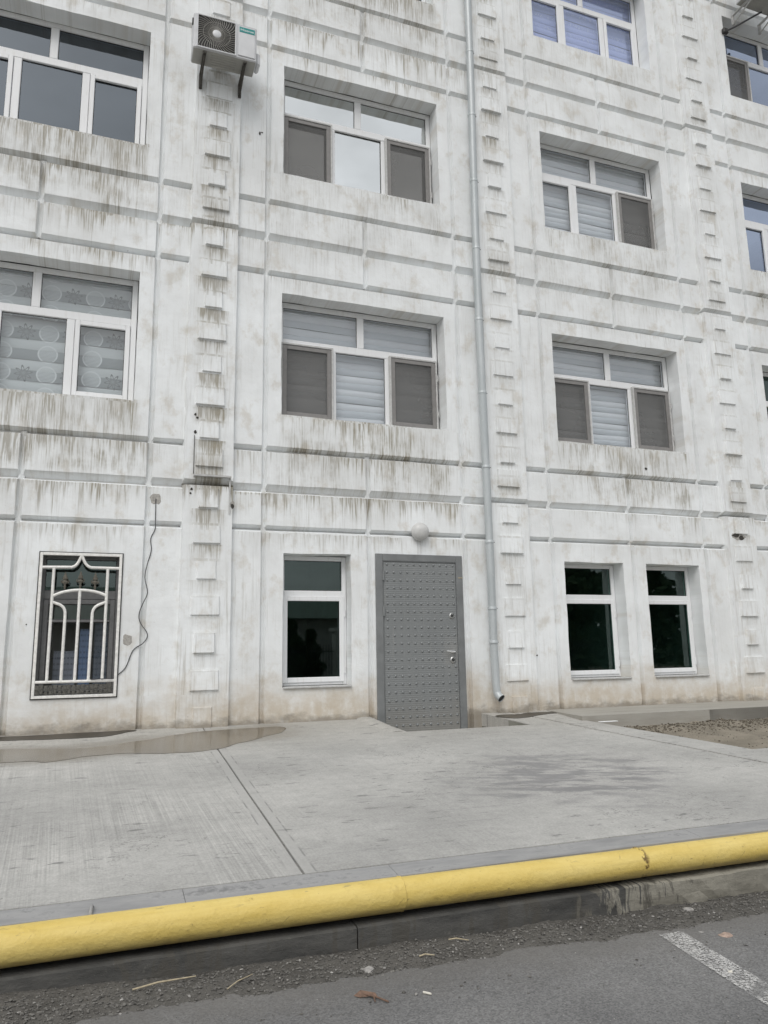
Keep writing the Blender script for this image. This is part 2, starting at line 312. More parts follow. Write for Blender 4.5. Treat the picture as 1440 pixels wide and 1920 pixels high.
def kerbmat():
    b=NB('tarred and raw kerb'); x,y,z=b.xyz(); n=b.noise(b.comb(b.mul(x,3.),b.mul(y,6.),b.mul(z,9.)),1,6,.65); f=b.noise(b.pos,34.,4,.7); v=b.noise(b.comb(b.mul(x,11.),b.mul(y,2.),b.mul(z,3.)),1,5,.65,.6)
    dark=b.mix(b.ss(n,.3,.65),(.055,.055,.053),(.10,.098,.092)); dark=b.mix(b.mul(b.ss(f,.6,.72),.5),dark,(.16,.155,.14))
    light=b.mix(b.ss(n,.3,.65),(.20,.19,.16),(.31,.295,.25)); light=b.mix(b.mul(b.ss(f,.56,.7),.5),light,(.13,.12,.10))
    t=b.add(x,b.mul(b.sub(v,.5),2.2)); k=b.ss(t,2.62,2.72); wetb=b.mul(b.ss(x,3.6,2.9),b.ss(v,.54,.6))
    c=b.mix(k,dark,light); c=b.mix(b.mul(wetb,.75),c,(.085,.08,.07))
    return b.done(b.bsdf(c,.8,0.,b.bump(f,.35,.008,b.bump(n,.5,.025)),.25))
M['kerb']=kerbmat()
M['jointfill']=smoothcem('gritty joint',(.13,.13,.125),(.22,.215,.20),(.07,.07,.065),.5)
M['stripcon']=smoothcem('blind area concrete',(.31,.295,.26),(.37,.355,.32),(.25,.24,.21),.6)
M['pitwall']=smoothcem('mossy pit wall',(.20,.20,.17),(.27,.265,.23),(.13,.13,.10),.55)
def soilmat(name,c1,c2,c3,s=1.):
    b=NB(name); n=b.noise(b.pos,3.*s,6,.65); f=b.noise(b.pos,60.*s,4,.7); v=b.vor(b.pos,95.*s,'F1',1)
    c=b.mix(b.ss(n,.3,.7),c1,c2); c=b.mix(b.mul(b.ss(f,.5,.75),.6),c,c3)
    return b.done(b.bsdf(c,.95,0.,b.bump(f,.8,.012,b.bump(n,.6,.03)),.1))
M['soil']=soilmat('grey roadside dirt',(.085,.081,.074),(.135,.129,.118),(.185,.177,.163))
M['sand']=soilmat('sandy dirt',(.21,.19,.155),(.30,.27,.22),(.13,.112,.085))
M['ground']=soilmat('bare ground',(.16,.14,.11),(.24,.215,.175),(.12,.11,.09),.4)
def asphalt():
    b=NB('dusty asphalt'); x,y,z=b.xyz()
    v=b.vor(b.pos,150.,'F1',1); q=b.n('ShaderNodeSeparateColor'); b.put(q.inputs[0],v)
    n=b.noise(b.pos,1.3,5,.6); f=b.noise(b.pos,26.,4,.65); g=b.noise(b.pos,180.,2)
    c=b.mix(b.ss(n,.3,.7),(.15,.15,.15),(.20,.199,.196)); k=b.lin(q.outputs[0],0,1,.72,1.28); c=b.mix(1.,c,b.comb(k,k,k),'MULTIPLY')
    c=b.mix(b.mul(b.ss(f,.66,.74),.55),c,(.10,.10,.099)); s=b.noise(b.pos,44.,2); c=b.mix(b.mul(b.ss(s,.73,.77),.6),c,(.34,.335,.32))
    dust=b.mul(b.ss(b.add(y,b.mul(b.sub(b.noise(b.pos,5.,5,.65),.5),.5)),-5.1,-4.65),.55); c=b.mix(dust,c,(.15,.143,.132))
    return b.done(b.bsdf(c,.9,0.,b.bump(g,.5,.004,b.bump(f,.25,.008)),.2))
M['asphalt']=asphalt()
def paint():
    b=NB('worn road paint'); v=b.vor(b.pos,55.,'DISTANCE_TO_EDGE',0); n=b.noise(b.pos,16.,4,.7); f=b.noise(b.pos,80.,3,.65)
    wear=b.ss(b.noise(b.pos,4.5,4,.65),.48,.66,1.,.15)
    keep=b.mul(wear,b.mul(b.ss(b.add(f,b.mul(n,.5)),  .74,.84,1.,0.),b.ss(b.add(v,b.mul(b.sub(n,.5),.12)),.015,.05)))
    t=b.n('ShaderNodeBsdfTransparent'); d=b.bsdf(b.mix(n,(.50,.495,.48),(.66,.655,.64)),.8)
    m=b.n('ShaderNodeMixShader'); b.put(m.inputs[0],b.mul(keep,.92)); b.put(m.inputs[1],t.outputs[0]); b.put(m.inputs[2],d); return b.done(m.outputs[0])
M['paint']=paint()
def yellow():
    b=NB('yellow gas pipe paint'); x,y,z=b.xyz(); n=b.noise(b.comb(b.mul(x,2.2),b.mul(y,9.),b.mul(z,9.)),1,5,.62); f=b.noise(b.pos,17.,5,.7); g=b.noise(b.comb(b.mul(x,22.),b.mul(y,50.),b.mul(z,50.)),1,3,.6)
    c=b.mix(b.ss(n,.3,.72),(.64,.475,.125),(.735,.58,.205)); c=b.mix(b.mul(b.ss(f,.56,.74),.45),c,(.46,.33,.09))
    c=b.mix(b.mul(b.ss(f,.70,.715),.75),c,(.16,.12,.06)); c=b.mix(b.mul(b.ss(g,.68,.73),.6),c,(.30,.21,.08))
    sc=b.noise(b.comb(b.mul(b.add(x,z),6.),b.mul(y,6.),b.mul(b.sub(z,x),42.)),1,3,.6); c=b.mix(b.mul(b.ss(sc,.69,.71),.55),c,(.30,.22,.09))
    tp=b.mul(b.ss(z,.215,.238),b.ss(b.noise(b.comb(b.mul(x,9.),b.mul(y,30.),3.),1,4,.6),.62,.70)); c=b.mix(b.mul(tp,.45),c,(.14,.13,.11))
    rx=b.f('ABSOLUTE',b.sub(b.add(x,b.mul(b.sub(f,.5),.06)),2.835)); rust=b.mul(b.ss(rx,.03,.008),b.ss(b.noise(b.pos,24.,3),.44,.54))
    c=b.mix(b.mul(rust,.9),c,(.085,.04,.015))
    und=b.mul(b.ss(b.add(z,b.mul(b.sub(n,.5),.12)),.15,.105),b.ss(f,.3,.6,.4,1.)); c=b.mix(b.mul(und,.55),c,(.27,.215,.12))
    lng=b.noise(b.comb(b.mul(x,1.2),b.mul(y,70.),b.mul(z,70.)),1,3,.6); c=b.mix(b.mul(b.ss(lng,.5,.75),.25),c,(.50,.37,.11))
    return b.done(b.bsdf(c,b.lin(n,.3,.7,.42,.6),0.,b.bump(g,.3,.004,b.bump(f,.5,.014)),.4))
M['yellow']=yellow()
def wet(name,c1,c2,r):
    b=NB(name); n=b.noise(b.pos,2.2,5,.6); f=b.noise(b.pos,60.,3)
    return b.done(b.bsdf(b.mix(b.ss(n,.3,.7),c1,c2),r,0.,b.bump(f,.03,.002),.5))
M['puddle']=wet('thin muddy water',(.125,.108,.082),(.195,.175,.14),.14)
M['wetdark']=wet('wet black slime',(.03,.026,.02),(.055,.048,.038),.35)
M['stone']=plain('pale pebble',(.30,.29,.275),.9,var=.5,scale=40,bump=.3)
M['gravel']=plain('dark gravel',(.125,.12,.11),.95,var=.7,scale=55,bump=.3)
M['pinkstone']=plain('pinkish stone',(.36,.27,.22),.9,var=.3,scale=60,bump=.4)
M['straw']=plain('dry straw',(.42,.36,.25),.8,var=.2,scale=60)
M['butt']=plain('cigarette filter',(.68,.65,.58),.8,var=.15,scale=90)
M['leaf']=plain('dry brown leaf',(.16,.10,.07),.8,var=.4,scale=60)
M['clod']=plain('dark clod',(.13,.112,.085),.95,var=.6,scale=50,bump=.3)
M['hole']=plain('broken plaster hole',(.05,.047,.042),.95,var=.5,scale=70,bump=.6)
M['mortar']=plain('grey patch',(.38,.365,.34),.95,var=.3,scale=50,bump=.5)
M['bark']=plain('dark bark',(.09,.07,.05),.95,var=.4,scale=20,bump=.5)
def leafmat():
    b=NB('evergreen foliage'); n=b.noise(b.pos,3.,3); return b.done(b.bsdf(b.mix(n,(.05,.085,.04),(.10,.15,.07)),.7,0.,None,.3))
M['foliage']=leafmat()
M['roofgreen']=plain('green metal roof',(.14,.20,.165),.5,.2,var=.12,scale=3)
M['housewall']=plain('pale rendered house',(.55,.55,.53),.85,var=.1,scale=2)

# ------------------------------------------------------------------ mesh helpers
class MB:
    def __init__(s): s.v=[]; s.f=[]
    def add(s,vs,fs):
        k=len(s.v); s.v+=[tuple(q) for q in vs]; s.f+=[tuple(i+k for i in f) for f in fs]; return s
    def box(s,x0,x1,y0,y1,z0,z1,bev=0.):
        if bev<=0:
            return s.add([(x0,y0,z0),(x1,y0,z0),(x1,y1,z0),(x0,y1,z0),(x0,y0,z1),(x1,y0,z1),(x1,y1,z1),(x0,y1,z1)],
             [(0,3,2,1),(4,5,6,7),(0,1,5,4),(1,2,6,5),(2,3,7,6),(3,0,4,7)])
        bm=bmesh.new(); bmesh.ops.create_cube(bm,size=1)
        for q in bm.verts: q.co=((x0+x1)/2+q.co.x*(x1-x0),(y0+y1)/2+q.co.y*(y1-y0),(z0+z1)/2+q.co.z*(z1-z0))
        bmesh.ops.bevel(bm,geom=list(bm.edges),offset=bev,segments=1,affect='EDGES')
        bm.verts.index_update(); s.add([q.co for q in bm.verts],[[q.index for q in f.verts] for f in bm.faces]); bm.free(); return s
    def tube(s,pts,r,n=10,cap=True):
        pts=[Vector(p) for p in pts]; rs=r if isinstance(r,(list,tuple)) else [r]*len(pts)
        up=None; rings=[]
        for i,p in enumerate(pts):
            t=(pts[min(i+1,len(pts)-1)]-pts[max(i-1,0)]).normalized()
            if up is None: up=Vector((0,0,1)) if abs(t.z)<.9 else Vector((0,1,0))
            a=t.cross(up); 
            if a.length<1e-5: a=t.cross(Vector((1,0,0)))
            a.normalize(); b=a.cross(t).normalized(); up=b
            rings.append([p+(a*math.cos(q)+b*math.sin(q))*rs[i] for q in [2*math.pi*k/n for k in range(n)]])
        vs=[q for g in rings for q in g]; fs=[]
        for i in range(len(pts)-1):
            for k in range(n): fs.append((i*n+k,i*n+(k+1)%n,(i+1)*n+(k+1)%n,(i+1)*n+k))
        if cap: fs.append(tuple(range(n-1,-1,-1))); fs.append(tuple((len(pts)-1)*n+k for k in range(n)))
        return s.add(vs,fs)
    def lathe(s,c,axis,prof,n=20):
        """prof: list of (r, h along axis)"""
        c=Vector(c); ax=Vector(axis).normalized(); a=ax.orthogonal().normalized(); b=ax.cross(a)
        vs=[];fs=[]
        for r_,h in prof:
            for k in range(n):
                q=2*math.pi*k/n; vs.append(c+ax*h+(a*math.cos(q)+b*math.sin(q))*max(r_,1e-5))
        for i in range(len(prof)-1):
            for k in range(n): fs.append((i*n+k,i*n+(k+1)%n,(i+1)*n+(k+1)%n,(i+1)*n+k))
        fs.append(tuple(range(n-1,-1,-1))); fs.append(tuple((len(prof)-1)*n+k for k in range(n)))
        return s.add(vs,fs)
    def build(s,name,mat,parent=None,base=None,smooth=False,recalc=True):
        base=Vector(base if base is not None else (parent['_b'] if parent is not None and '_b' in parent else (0,0,0)))
        me=bpy.data.meshes.new(name); me.from_pydata([tuple(Vector(q)-base) for q in s.v],[],s.f)
        if recalc:
            bm=bmesh.new(); bm.from_mesh(me); bmesh.ops.recalc_face_normals(bm,faces=bm.faces); bm.to_mesh(me); bm.free()
        me.materials.append(M[mat] if isinstance(mat,str) else mat)
        if smooth:
            for p in me.polygons: p.use_smooth=True
            me.set_sharp_from_angle(angle=rad(40))
        o=bpy.data.objects.new(name,me); COL.objects.link(o)
        if parent is not None: o.parent=parent; o['_b']=tuple(base)
        else: o.location=base; o['_b']=tuple(base)
        return o
def thing(name,label,cat,base,group=None):
    o=bpy.data.objects.new(name,None); COL.objects.link(o); o.location=base; o['_b']=tuple(base); o.empty_display_size=.1
    return tag(o,label,cat,group)
def tag(o,label=None,cat=None,group=None,kind=None):
    if label: o['label']=label
    if cat: o['category']=cat
    if group: o['group']=group
    if kind: o['kind']=kind
    return o
def bez(p0,p1,p2,p3,n=8):
    out=[]
    for i in range(n+1):
        t=i/n; u=1-t; out.append(Vector(p0)*u**3+Vector(p1)*3*u*u*t+Vector(p2)*3*u*t*t+Vector(p3)*t**3)
    return out

# ------------------------------------------------------------------ ground and road
def zroad(x): return .006-.013*max(-9,min(14,x))
XS=[-400,-60,-9,-4,0,4,8,14,60,400]
def sheet(name,mat,ys,dz,xs=XS,kind='structure',zf=zroad):
    m=MB(); n=len(xs)
    for y in ys:
        for x in xs: m.v.append((x,y,zf(x)+dz))
    for j in range(len(ys)-1):
        for i in range(n-1): m.f.append((j*n+i,j*n+i+1,(j+1)*n+i+1,(j+1)*n+i))
    return tag(m.build(name,mat),kind=kind)
sheet('ground','ground',[-400,-60,-20,-4,4,60,400],-.03)
sheet('road','asphalt',[-13,-8,-5,-4.66],0,[-60,-9,-4,0,4,8,14,60])

# ------------------------------------------------------------------ building
AP=lambda y:.632+.092*y            # apron height at y
CX=[-.8,2.8,6.4,10.0]; PX=[-2.6,1.0,4.6,8.2,11.8]
fl=lambda k:3.157+2.994*(k-2); bl=lambda k:3.590+2.995*(k-2); al=lambda k:2.704+2.985*(k-1)
sill=lambda k:3.962+2.99*(k-2); head=lambda k:5.423+2.99*(k-2)
B=thing('apartment_building','long white plastered apartment block with stained ledges, pilasters and rows of windows','building',(2.8,0,.62))
GW=.007; VB=.024; DEP=.076
def jit(x,z,seed,a=.0035):
    v=noise.noise(Vector((x*1.7+seed,z*1.7,seed*3.3)))*a*1.6+noise.noise(Vector((x*7+seed,z*7,seed)))*a
    return v
def loop(x0,x1,z0,z1,y,seed,step=.16,amp=.0035):
    pts=[]
    def seg(a,b,fn):
        n=max(1,int(abs(b-a)/step)); 
        for i in range(n): pts.append(fn(a+(b-a)*i/n))
    seg(x0,x1,lambda t:(t,y,z0+jit(t,z0,seed,amp))); seg(z0,z1,lambda t:(x1+jit(x1,t,seed+5,amp),y,t))
    seg(x1,x0,lambda t:(t,y,z1+jit(t,z1,seed+9,amp))); seg(z1,z0,lambda t:(x0+jit(x0,t,seed+14,amp),y,t))
    return pts
def panel(x0,x1,z0,z1,bot=.024,holes=(),yf=0.,dep=DEP,parent=None,top=.028,mat='wall',name='wall_panel',side=VB,build=True,mb=None):
    """bevelled plaster panel; x0..z1 = outline at the groove bottom"""
    seed=R.random()*40
    bm=bmesh.new()
    st=.16 if (x1-x0)>.12 else .1
    fr=loop(x0+side,x1-side,z0+bot,z1-top,yf,seed,st)
    bk=[]
    cx,cz=(x0+x1)/2,(z0+z1)/2
    for (x,y,z) in fr:
        # push outwards to groove bottom
        tx=(x-(x0+side))/max(1e-6,(x1-x0-2*side)); tz=(z-(z0+bot))/max(1e-6,(z1-z0-bot-top))
        bk.append((x0+(x1-x0)*tx,yf+dep,z0+(z1-z0)*tz))
    n=len(fr); fv_=[bm.verts.new(q) for q in fr]; bv=[bm.verts.new(q) for q in bk]
    ed=[bm.edges.new((fv_[i],fv_[(i+1)%n])) for i in range(n)]
    for i in range(n): bm.faces.new((fv_[i],fv_[(i+1)%n],bv[(i+1)%n],bv[i]))
    for (hx0,hx1,hz0,hz1,dp) in holes:
        lo=loop(hx0,hx1,hz0,hz1,yf,seed+3,.09,.0055); m=len(lo)
        hv=[bm.verts.new(q) for q in lo]; hb=[bm.verts.new((q[0],yf+dp,q[2])) for q in lo]
        ed+=[bm.edges.new((hv[i],hv[(i+1)%m])) for i in range(m)]
        for i in range(m): bm.faces.new((hv[i],hb[i],hb[(i+1)%m],hv[(i+1)%m]))
    g=bmesh.ops.triangle_fill(bm,use_beauty=True,use_dissolve=False,edges=ed,normal=(0,-1,0))
    bmesh.ops.recalc_face_normals(bm,faces=bm.faces)
    for f in bm.faces:
        if abs(f.normal.y)>.99 and f.normal.y>0: f.normal_flip()
    bm.verts.index_update()
    t=mb or MB(); t.add([q.co for q in bm.verts],[[q.index for q in f.verts] for f in bm.faces]); bm.free()
    if mb is None: return t.build(name,mat,parent or B,recalc=False)
REC=.22; GREC=.30
OPEN=[]                                     # every wall opening
for ci,c in enumerate(CX):
    for k in (2,3,4): OPEN.append((c-1.02,c+1.02,sill(k),head(k),REC,ci,k))
GWIN=[(1.815,2.582,.985,2.408,1),(5.362,6.240,.975,2.408,2),(6.597,7.461,.975,2.408,2)]
GRILLE=(-.578,.176,.955,2.345)
GO=[(a,b_,z0,z1,GREC) for a,b_,z0,z1,i in GWIN]+[(GRILLE[0],GRILLE[1],GRILLE[2],GRILLE[3],.2),(2.869,3.938,.34,2.428,.12)]
TOPZ=13.3
for ci,c in enumerate(CX):
    gl,gr=c-1.2,c+1.2; xl,xr=c-1.8+.236,c+1.8-.236
    cols=[(xl,gl-GW),(gl+GW,gr-GW),(gr+GW,xr)]; half=[(gl+GW,c-GW),(c+GW,gr-GW)]
    # z boundaries (front bottom edge, bottom bevel)
    lev=[(.30,.0)]
    for k in (2,3,4,5):
        lev+=[(al(k-1),.034),(fl(k),.064)]
        lev+=[(bl(k),.036)]
    lev.append((TOPZ,.02))
    for r in range(len(lev)-1):
        zb,bb=lev[r]; zt,tb=lev[r+1]
        z0=zb-bb; z1=zt-tb-GW
        typ=r%3                                # 0 window zone/ground, 1 band a-f, 2 band f-b
        k=r//3+1
        for j,(a,b_) in enumerate(cols):
            if j==1 and (typ!=0 or r==0):
                for (h0,h1) in half:
                    hs_=[g for g in GO if h0<g[0] and g[1]<h1+.02] if r==0 else []
                    panel(h0,h1,z0,z1,max(bb,.002),hs_)
            else:
                hs_=[(o[0],o[1],o[2],o[3],o[4]) for o in OPEN if o[5]==ci and o[6]==k] if (j==1 and typ==0) else []
                panel(a,b_,z0,z1,max(bb,.002),hs_,top=.034 if tb>.03 else .028)
def bed(x,z0,z1):
    m=MB(); n=max(2,int((z1-z0)/.2)); 
    for i in range(n+1):
        z=z0+(z1-z0)*i/n; dx=.004*noise.noise(Vector((x*3,z*1.3,2)))
        m.v+=[(x-.03+dx,.054,z),(x-.007+dx,.045+.004*noise.noise(Vector((x,z*2,5))),z),(x+.007+dx,.045,z),(x+.03+dx,.054,z)]
    for i in range(n):
        for j in range(3): m.f.append((i*4+j,i*4+j+1,(i+1)*4+j+1,(i+1)*4+j))
    m.build('groove_bed','wall',B,recalc=False)
for c in CX:
    bed(c-1.2,.3,TOPZ-.1); bed(c+1.2,.3,TOPZ-.1); bed(c,.3,bl(2)-.03)
    for k in (3,4,5): bed(c,al(k-1)-.03,bl(k)-.03)
# backing wall with the same openings
rects=[(o[0],o[1],o[2],o[3]) for o in OPEN]+[(g[0],g[1],g[2],g[3]) for g in GO]
xs=sorted({-2.9,12.1}|{q for r_ in rects for q in (r_[0]-.004,r_[1]+.004)}); zs=sorted({.1,TOPZ}|{q for r_ in rects for q in (r_[2]-.004,r_[3]+.004)})
m=MB()
for i in range(len(xs)-1):
    for j in range(len(zs)-1):
        mx_,mz=(xs[i]+xs[i+1])/2,(zs[j]+zs[j+1])/2
        if any(a<mx_<b_ and c_<mz<d for a,b_,c_,d in rects): continue
        m.add([(xs[i],DEP-.003,zs[j]),(xs[i+1],DEP-.003,zs[j]),(xs[i+1],DEP-.003,zs[j+1]),(xs[i],DEP-.003,zs[j+1])],[(0,1,2,3)])
m.build('wall','back',B,recalc=False)
m=MB(); m.box(-2.9,12.1,.42,.5,TOPZ-.1,TOPZ); m.box(-2.95,12.15,-.25,9,TOPZ+.004,TOPZ+.2); m.build('roof','back',B)
m=MB(); m.box(-2.9,-2.7,.07,8.9,.1,TOPZ-.1); m.box(11.9,12.1,.07,8.9,.1,TOPZ-.1); m.box(-2.69,11.89,8.7,8.9,.1,TOPZ-.1); m.build('outer_wall','back',B)
# pilasters with quoin blocks
qm={}
def quoin_mesh(wd,h=.20,t=.025,seed=0):
    mb=MB(); bm=None
    bev=.008
    x=wd/2
    pts=[]
    mb.add([(-x,0,0),(x,0,0),(x,0,h),(-x,0,h),(-x+bev,-t,.004),(x-bev,-t,.004),(x-bev-.004,-t*.85,h-.001),(-x+bev+.004,-t*.85,h-.001)],
      [(4,5,6,7),(0,1,5,4),(1,2,6,5),(2,3,7,6),(3,0,4,7)])
    me=bpy.data.meshes.new('quoin_block'); me.from_pydata(mb.v,[],mb.f); me.materials.append(M['pilaster']); return me
QM=[quoin_mesh(.30),quoin_mesh(.205)]
for px in PX:
    mb=MB()
    lv=[(.30,.0)]+[(fl(k),.05) for k in (2,3,4,5)]+[(TOPZ,.02)]
    for i in range(len(lv)-1):
        zb,bb=lv[i]; zt,tb=lv[i+1]
        panel(px-.272,px+.272,zb-bb,zt-tb-.006,max(bb,.002),(),yf=-.05,dep=.11,top=.012,side=.018,mb=mb)
    P_=mb.build('pilaster','pilaster',B,recalc=False)
    for k in range(0,33):
        zq=.612+.3735*k
        if any(abs(zq-fl(q)-.02)<.055 for q in (2,3,4,5)): zq+=.07 if k%8==7 else .0
        if zq>TOPZ-.3: break
        q=bpy.data.objects.new('quoin_block',QM[0 if k%2 else 1]); COL.objects.link(q); q.parent=P_
        q.location=Vector((px+R.uniform(-.008,.008),-.0495,zq+R.uniform(-.006,.006)))-Vector(P_['_b']); q.rotation_euler=(0,R.uniform(-.012,.012),0)
        q.scale=(R.uniform(.94,1.05),R.uniform(.7,1.35),R.uniform(.9,1.06))

# --- windows
def bars(mb,x0,x1,z0,z1,w_,y0,y1,bev=.005):
    mb.box(x0,x0+w_,y0,y1,z0,z1,bev); mb.box(x1-w_,x1,y0,y1,z0,z1,bev)
    mb.box(x0+w_,x1-w_,y0+.0004,y1-.0004,z1-w_,z1,bev); mb.box(x0+w_,x1-w_,y0+.0004,y1-.0004,z0,z0+w_,bev)
def pane(parent,x0,x1,z0,z1,y,mat):
    g=MB(); t=.004
    tilt=R.uniform(-.0025,.0025); tz=R.uniform(-.003,.003)
    g.add([(x0,y-tilt,z0),(x1,y+tilt,z0),(x1,y+tilt+tz,z1),(x0,y-tilt+tz,z1),(x0,y+t-tilt,z0),(x1,y+t+tilt,z0),(x1,y+t+tilt+tz,z1),(x0,y+t-tilt+tz,z1)],
      [(0,1,2,3),(7,6,5,4),(0,4,5,1),(1,5,6,2),(2,6,7,3),(3,7,4,0)])
    o=g.build('pane',mat,parent); 
    q=MB(); e=.007; bars(q,x0-.001,x1+.001,z0-.001,z1+.001,e,y-.006,y-.002,0); q.build('gasket','gasket',parent)
    return o
def room(x0,x1,z0,z1,y0,dpt=2.6):
    """closed dark room behind an opening"""
    a,b_,c_,d=x0-.25,x1+.25,z0-.8,z1+.2; y1=y0+dpt
    g=MB(); g.add([(a,y0,c_),(b_,y0,c_),(b_,y0,d),(a,y0,d),(a,y1,c_),(b_,y1,c_),(b_,y1,d),(a,y1,d),(x0,y0,z0),(x1,y0,z0),(x1,y0,z1),(x0,y0,z1)],
      [(4,5,6,7),(0,4,7,3),(1,2,6,5),(0,1,5,4),(3,7,6,2),(0,1,9,8),(1,2,10,9),(2,3,11,10),(3,0,8,11)])
    return g.build('room_interior','room',B,recalc=False)
def big_window(c,k,screens=(),sashes=(),gl=None,frame='pvc',upgl=None):
    z0,z1=sill(k)+.004,head(k)-.004; x0,x1=c-1.016,c+1.016; y=REC
    y0,y1=y,y+.065
    gl=gl or 'glass'; upgl=upgl or gl
    wdw=MB(); bars(wdw,x0,x1,z0,z1,.06,y0,y1)
    tz=z1-.50                                     # transom centre
    wdw.box(x0+.06,x1-.06,y0+.0004,y1-.0004,tz-.045,tz+.045,.005)
    wdw.box(c-.043,c+.043,y0+.0008,y1-.0008,tz+.045,z1-.06,.005)
    for s in (-1,1): wdw.box(c+s*.352-.04,c+s*.352+.04,y0+.0008,y1-.0008,z0+.06,tz-.045,.005)
    W_=wdw.build('window',frame,B)
    pane(W_,x0+.06,c-.043,tz+.045,z1-.06,y+.03,upgl); pane(W_,c+.043,x1-.06,tz+.045,z1-.06,y+.03,upgl)
    pane(W_,c-.312,c+.312,z0+.06,tz-.045,y+.03,gl)
    for s,nm in ((-1,'L'),(1,'R')):
        a,b_=(x0+.06,c-.392) if s<0 else (c+.392,x1-.06)
        zz0,zz1=z0+.06,tz-.045
        if nm in sashes:
            q=MB(); bars(q,a+.004,b_-.004,zz0+.004,zz1-.004,.05,y-.014,y+.04); q.build('sash',frame,W_)
            pane(W_,a+.054,b_-.054,zz0+.054,zz1-.054,y+.02,gl)
        else: pane(W_,a,b_,zz0,zz1,y+.03,gl)
        if nm in screens:
            a2,b2=a-.035,b_+.035
            q=MB(); bars(q,a2,b2,zz0-.03,zz1+.03,.022,y-.045,y-.002,.003); q.build('screen_rim','pvcold',W_)
            q=MB(); bars(q,a2+.024,b2-.024,zz0-.006,zz1+.006,.05,y-.036,y-.016,.003); sf=q.build('screen_frame','taupe',W_)
            q=MB(); q.add([(a2+.07,y-.022,zz0+.04),(b2-.07,y-.022,zz0+.04),(b2-.07,y-.022,zz1-.04),(a2+.07,y-.022,zz1-.04)],[(0,1,2,3)])
            q.build('insect_screen','mesh',W_)
            hx=a2-.008 if s<0 else b2-.008
            for hz in (zz0+.18,zz1-.2):
                q=MB(); q.box(hx,hx+.016,y-.055,y-.046,hz-.04,hz+.04,.003); q.build('hinge','pvcold',W_)
    return W_
blinds=[]
def blind(c,k,label,mats,pitch=.175,wav=.012,name='zebra_blind',cat='blind',group='blinds hanging behind the window glass',drop=1.):
    z0,z1=sill(k)+.02,head(k)-.03; y=REC+.12
    t=thing(name,label,cat,(c,y,z0),group)
    q=MB(); q.box(c-1.0,c+1.0,y-.03,y+.03,z1-.05,z1,.006); q.build('head_rail','pvc',t)
    z=z1-.05; i=0; zend=z1-(z1-z0)*drop
    while z>zend+.01:
        h=min(pitch/2,z-zend); yy=y+(0 if i%2 else .007)
        q=MB(); n=6; nx=9
        for r_ in range(n+1):
            for j in range(nx): 
                xx=c-.99+1.98*j/(nx-1)
                q.v.append((xx,yy-wav*math.sin(math.pi*r_/n)+.004*math.sin(xx*5+i),z-h*r_/n+.004*math.sin(xx*3.1+i*1.7)))
        for r_ in range(n):
            for j in range(nx-1): q.f.append((r_*nx+j,r_*nx+j+1,(r_+1)*nx+j+1,(r_+1)*nx+j))
        q.build('fabric_band',mats[i%2],t,smooth=True,recalc=False); z-=h; i+=1
    return t
# floor 2
big_window(CX[0],2,(),('L','R')); blind(CX[0],2,'grey green zebra blind printed with round medallions, second floor left window',('cur_w','cur_g'),.232,.006)
big_window(CX[1],2,('L','R'),()); blind(CX[1],2,'white zebra blind in the screened window straight above the grey door',('blind_w','blind_g'))
big_window(CX[2],2,('L','R'),()); blind(CX[2],2,'white zebra blind in the window above the two dark ground floor windows',('blind_w','blind_g'),.16)
big_window(CX[3],2,(),(),'glassdark'); room(CX[3]-1.016,CX[3]+1.016,sill(2),head(2),REC+.08)
# floor 3
big_window(CX[0],3,(),('L','R'),'greyfilm'); room(CX[0]-1.016,CX[0]+1.016,sill(3),head(3),REC+.08)
big_window(CX[1],3,('L','R'),(),'film'); room(CX[1]-1.016,CX[1]+1.016,sill(3),head(3),REC+.08)
big_window(CX[2],3,('R',),('L',)); blind(CX[2],3,'white zebra blind behind the third floor window right of the downpipe',('blind_w','blind_g'),.16)
big_window(CX[3],3,(),('L',),'filmblue'); room(CX[3]-1.016,CX[3]+1.016,sill(3),head(3),REC+.08)
# floor 4
big_window(CX[0],4,(),(),'greyfilm'); room(CX[0]-1.016,CX[0]+1.016,sill(4),head(4),REC+.08)
big_window(CX[1],4,(),(),'glassdark'); room(CX[1]-1.016,CX[1]+1.016,sill(4),head(4),REC+.08)
big_window(CX[2],4,(),('L','R'),'lavglass'); blind(CX[2],4,'lavender lace blind with bead rows in the topmost window',('lace','lace'),.19)
big_window(CX[3],4,('L',),(),'filmblue','pvc','filmblue'); room(CX[3]-1.016,CX[3]+1.016,sill(4),head(4),REC+.08)
# ground floor windows
for (a,b_,z0,z1,ci) in GWIN:
    a+=.004;b_-=.004;z0+=.012;z1-=.004;y=.175 if ci==1 else .2; tz=z1-(.425 if ci==1 else .43)
    q=MB(); bars(q,a,b_,z0,z1,.05,y,y+.065); q.box(a+.05,b_-.05,y+.0004,y+.0646,tz-.045,tz+.04,.005); W_=q.build('window','pvc',B)
    pane(W_,a+.05,b_-.05,tz+.04,z1-.05,y+.03,'glassdark')
    q=MB(); bars(q,a+.03,b_-.03,z0+.03,tz-.02,.055,y-.018,y-.0005); q.build('sash','pvc',W_)
    pane(W_,a+.05,b_-.05,z0+.05,tz-.045,y+.02,'glassdark')
    for hz in (tz-.25,z0+.12):
        q=MB(); q.box(b_-.03,b_-.018,y-.024,y-.001,hz,hz+.08,.003); q.build('hinge','pvc',W_)
    q=MB(); q.box(a+.004,b_-.004,-.028,y-.001,z0-.022,z0-.004,.004); q.build('sill','pvcold',W_)
    room(a-.002,b_+.002,z0-.01,z1+.004,GREC+.004)
